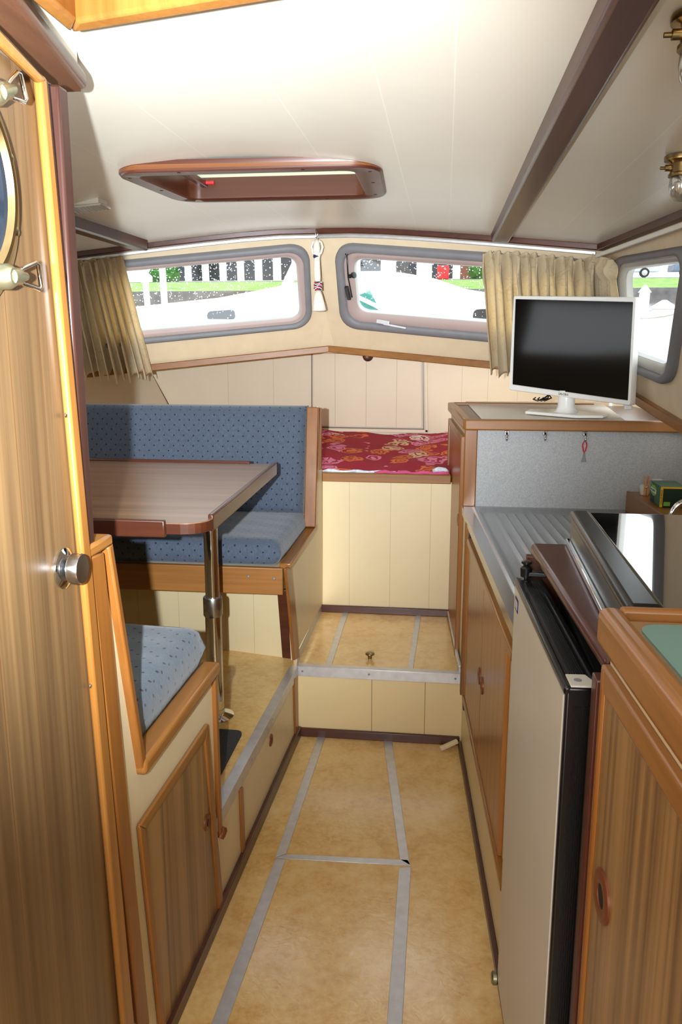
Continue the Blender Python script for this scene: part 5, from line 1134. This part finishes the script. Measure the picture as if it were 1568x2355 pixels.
# mooring piles and rope
for k, (px, py, d_, r_, lb) in enumerate(((332, 602, 14, 0.05, 'slim white mooring pole in the left front window, beside the curtain'), (372, 600, 15, 0.06, 'white mooring pole in the left front window, second from the curtain'), (1484, 655, 12, 0.07, 'slim white mooring pole with pointed cap in the side window'), (1528, 690, 11, 0.14, 'thick pale mooring post at the right of the side window'))):
    top_ = lev(px, py, d_); bm = B(); lathe(bm, [(r_, 0), (r_, top_.z - 0.3 - 0.1), (r_ * 1.3, top_.z - 0.3 - 0.1), (r_ * 0.2, top_.z - 0.3)], (top_.x, top_.y, 0.3), (0, 0, 1), 16); o = ext(obj('mooring_post', bm, 'white', smooth='auto', origin=(top_.x, top_.y, 0.3))); tag(o, lb, 'post', 'mooring posts outside the windows')
a, b = lev(1440, 728, 9), lev(1640, 690, 7.5); bm = B(); tube(bm, [a + (b - a) * (k / 12) + V((0, 0, -0.05 * math.sin(math.pi * k / 12))) for k in range(13)], 0.022, 8); o = ext(obj('mooring_rope', bm, 'rope', smooth=True)); tag(o, 'pale mooring rope stretched outside the side window', 'rope')
# own side deck seen through the side window
bm = B(); prism(bm, [(0.86, 4.3, 1.44), (1.35, 4.2, 1.46), (1.62, 2.0, 1.34), (1.62, -1.0, 1.30), (0.98, -1.0, 1.27), (0.92, 2.0, 1.30)], (0, 0, 0.03)); tag(obj('side_deck', bm, 'white', bevel=0.006), 'white side deck of the boat outside the starboard window', 'deck')
bw0, bw1 = at(1462, 775, PX(1.25)), at(1545, 797, PX(1.25)); bwd = bw1 - bw0
bm = B(); q0, q1 = bw0 - bwd * 1.2, bw1 + bwd * 2.5; prism(bm, [V((1.25, q0.y, 1.30)), V((1.25, q1.y, 1.30)), V((1.25, q1.y, q1.z)), V((1.25, q0.y, q0.z))], (0.05, 0, 0)); tag(obj('bulwark', bm, 'white', bevel=0.01), 'white bulwark along the side deck, low in the side window', 'bulwark')
# neighbouring white cruiser
t = thing('white_cruiser', 'white motor cruiser moored ahead, filling the front windows', 'boat', (0, 0, 0)); nb = lev(750, 700, 8.0); t.location = (nb.x, 8.0, 0.5); WORLD[t.name] = V(t.location)
topl = [(240, 712), (345, 703), (470, 690), (600, 666), (690, 648), (760, 628), (830, 624), (920, 634), (1010, 650), (1120, 684), (1230, 700)]
loops = []
for dd, sc_, dz in ((8.0, 1.0, -0.10), (8.1, 1.0, -0.02), (8.4, 0.98, 0.0), (12.0, 0.92, 0.05), (15.0, 0.8, 0.05)):
    l = []
    for (px, py) in topl:
        q = lev(px, py, 8.4); l.append(V((nb.x + (q.x - nb.x) * sc_, dd, q.z + dz)))
    l += [V((l[-1].x, dd, 0.45)), V((l[0].x, dd, 0.45))]; loops.append(l)
bm = B(); loft(bm, loops, caps=True); obj('hull', bm, 'white', t, smooth='auto')
for (x0_, x1_, y0_, y1_) in ((478, 538, 712, 734), (1090, 1160, 708, 736)):
    bm = B(); prism(bm, rquad([lev(x0_, y0_ + 4, 7.98), lev(x1_, y0_, 7.98), lev(x1_ + 3, y1_, 7.98), lev(x0_ - 4, y1_, 7.98)], 0.03, 4), (0, 0.06, 0)); obj('cabin_window', bm, 'glassdark', t)
bm = B(); prism(bm, [lev(822, 680, 7.97), lev(850, 668, 7.97), (lev(872, 712, 7.97)), lev(826, 722, 7.97)], (0, 0.06, 0)); obj('tarpaulin', bm, 'teal', t)
bm = B(); tube(bm, [lev(820, 682, 7.9), lev(862, 702, 7.9), lev(905, 728, 7.9)], 0.02, 8); obj('rope', bm, 'rope', t, smooth=True)
bm = B(); tube(bm, [lev(690, 590, 8.6), lev(655, 664, 8.6)], 0.05, 10); obj('stanchion', bm, 'white', t, smooth='auto')
ext(t)
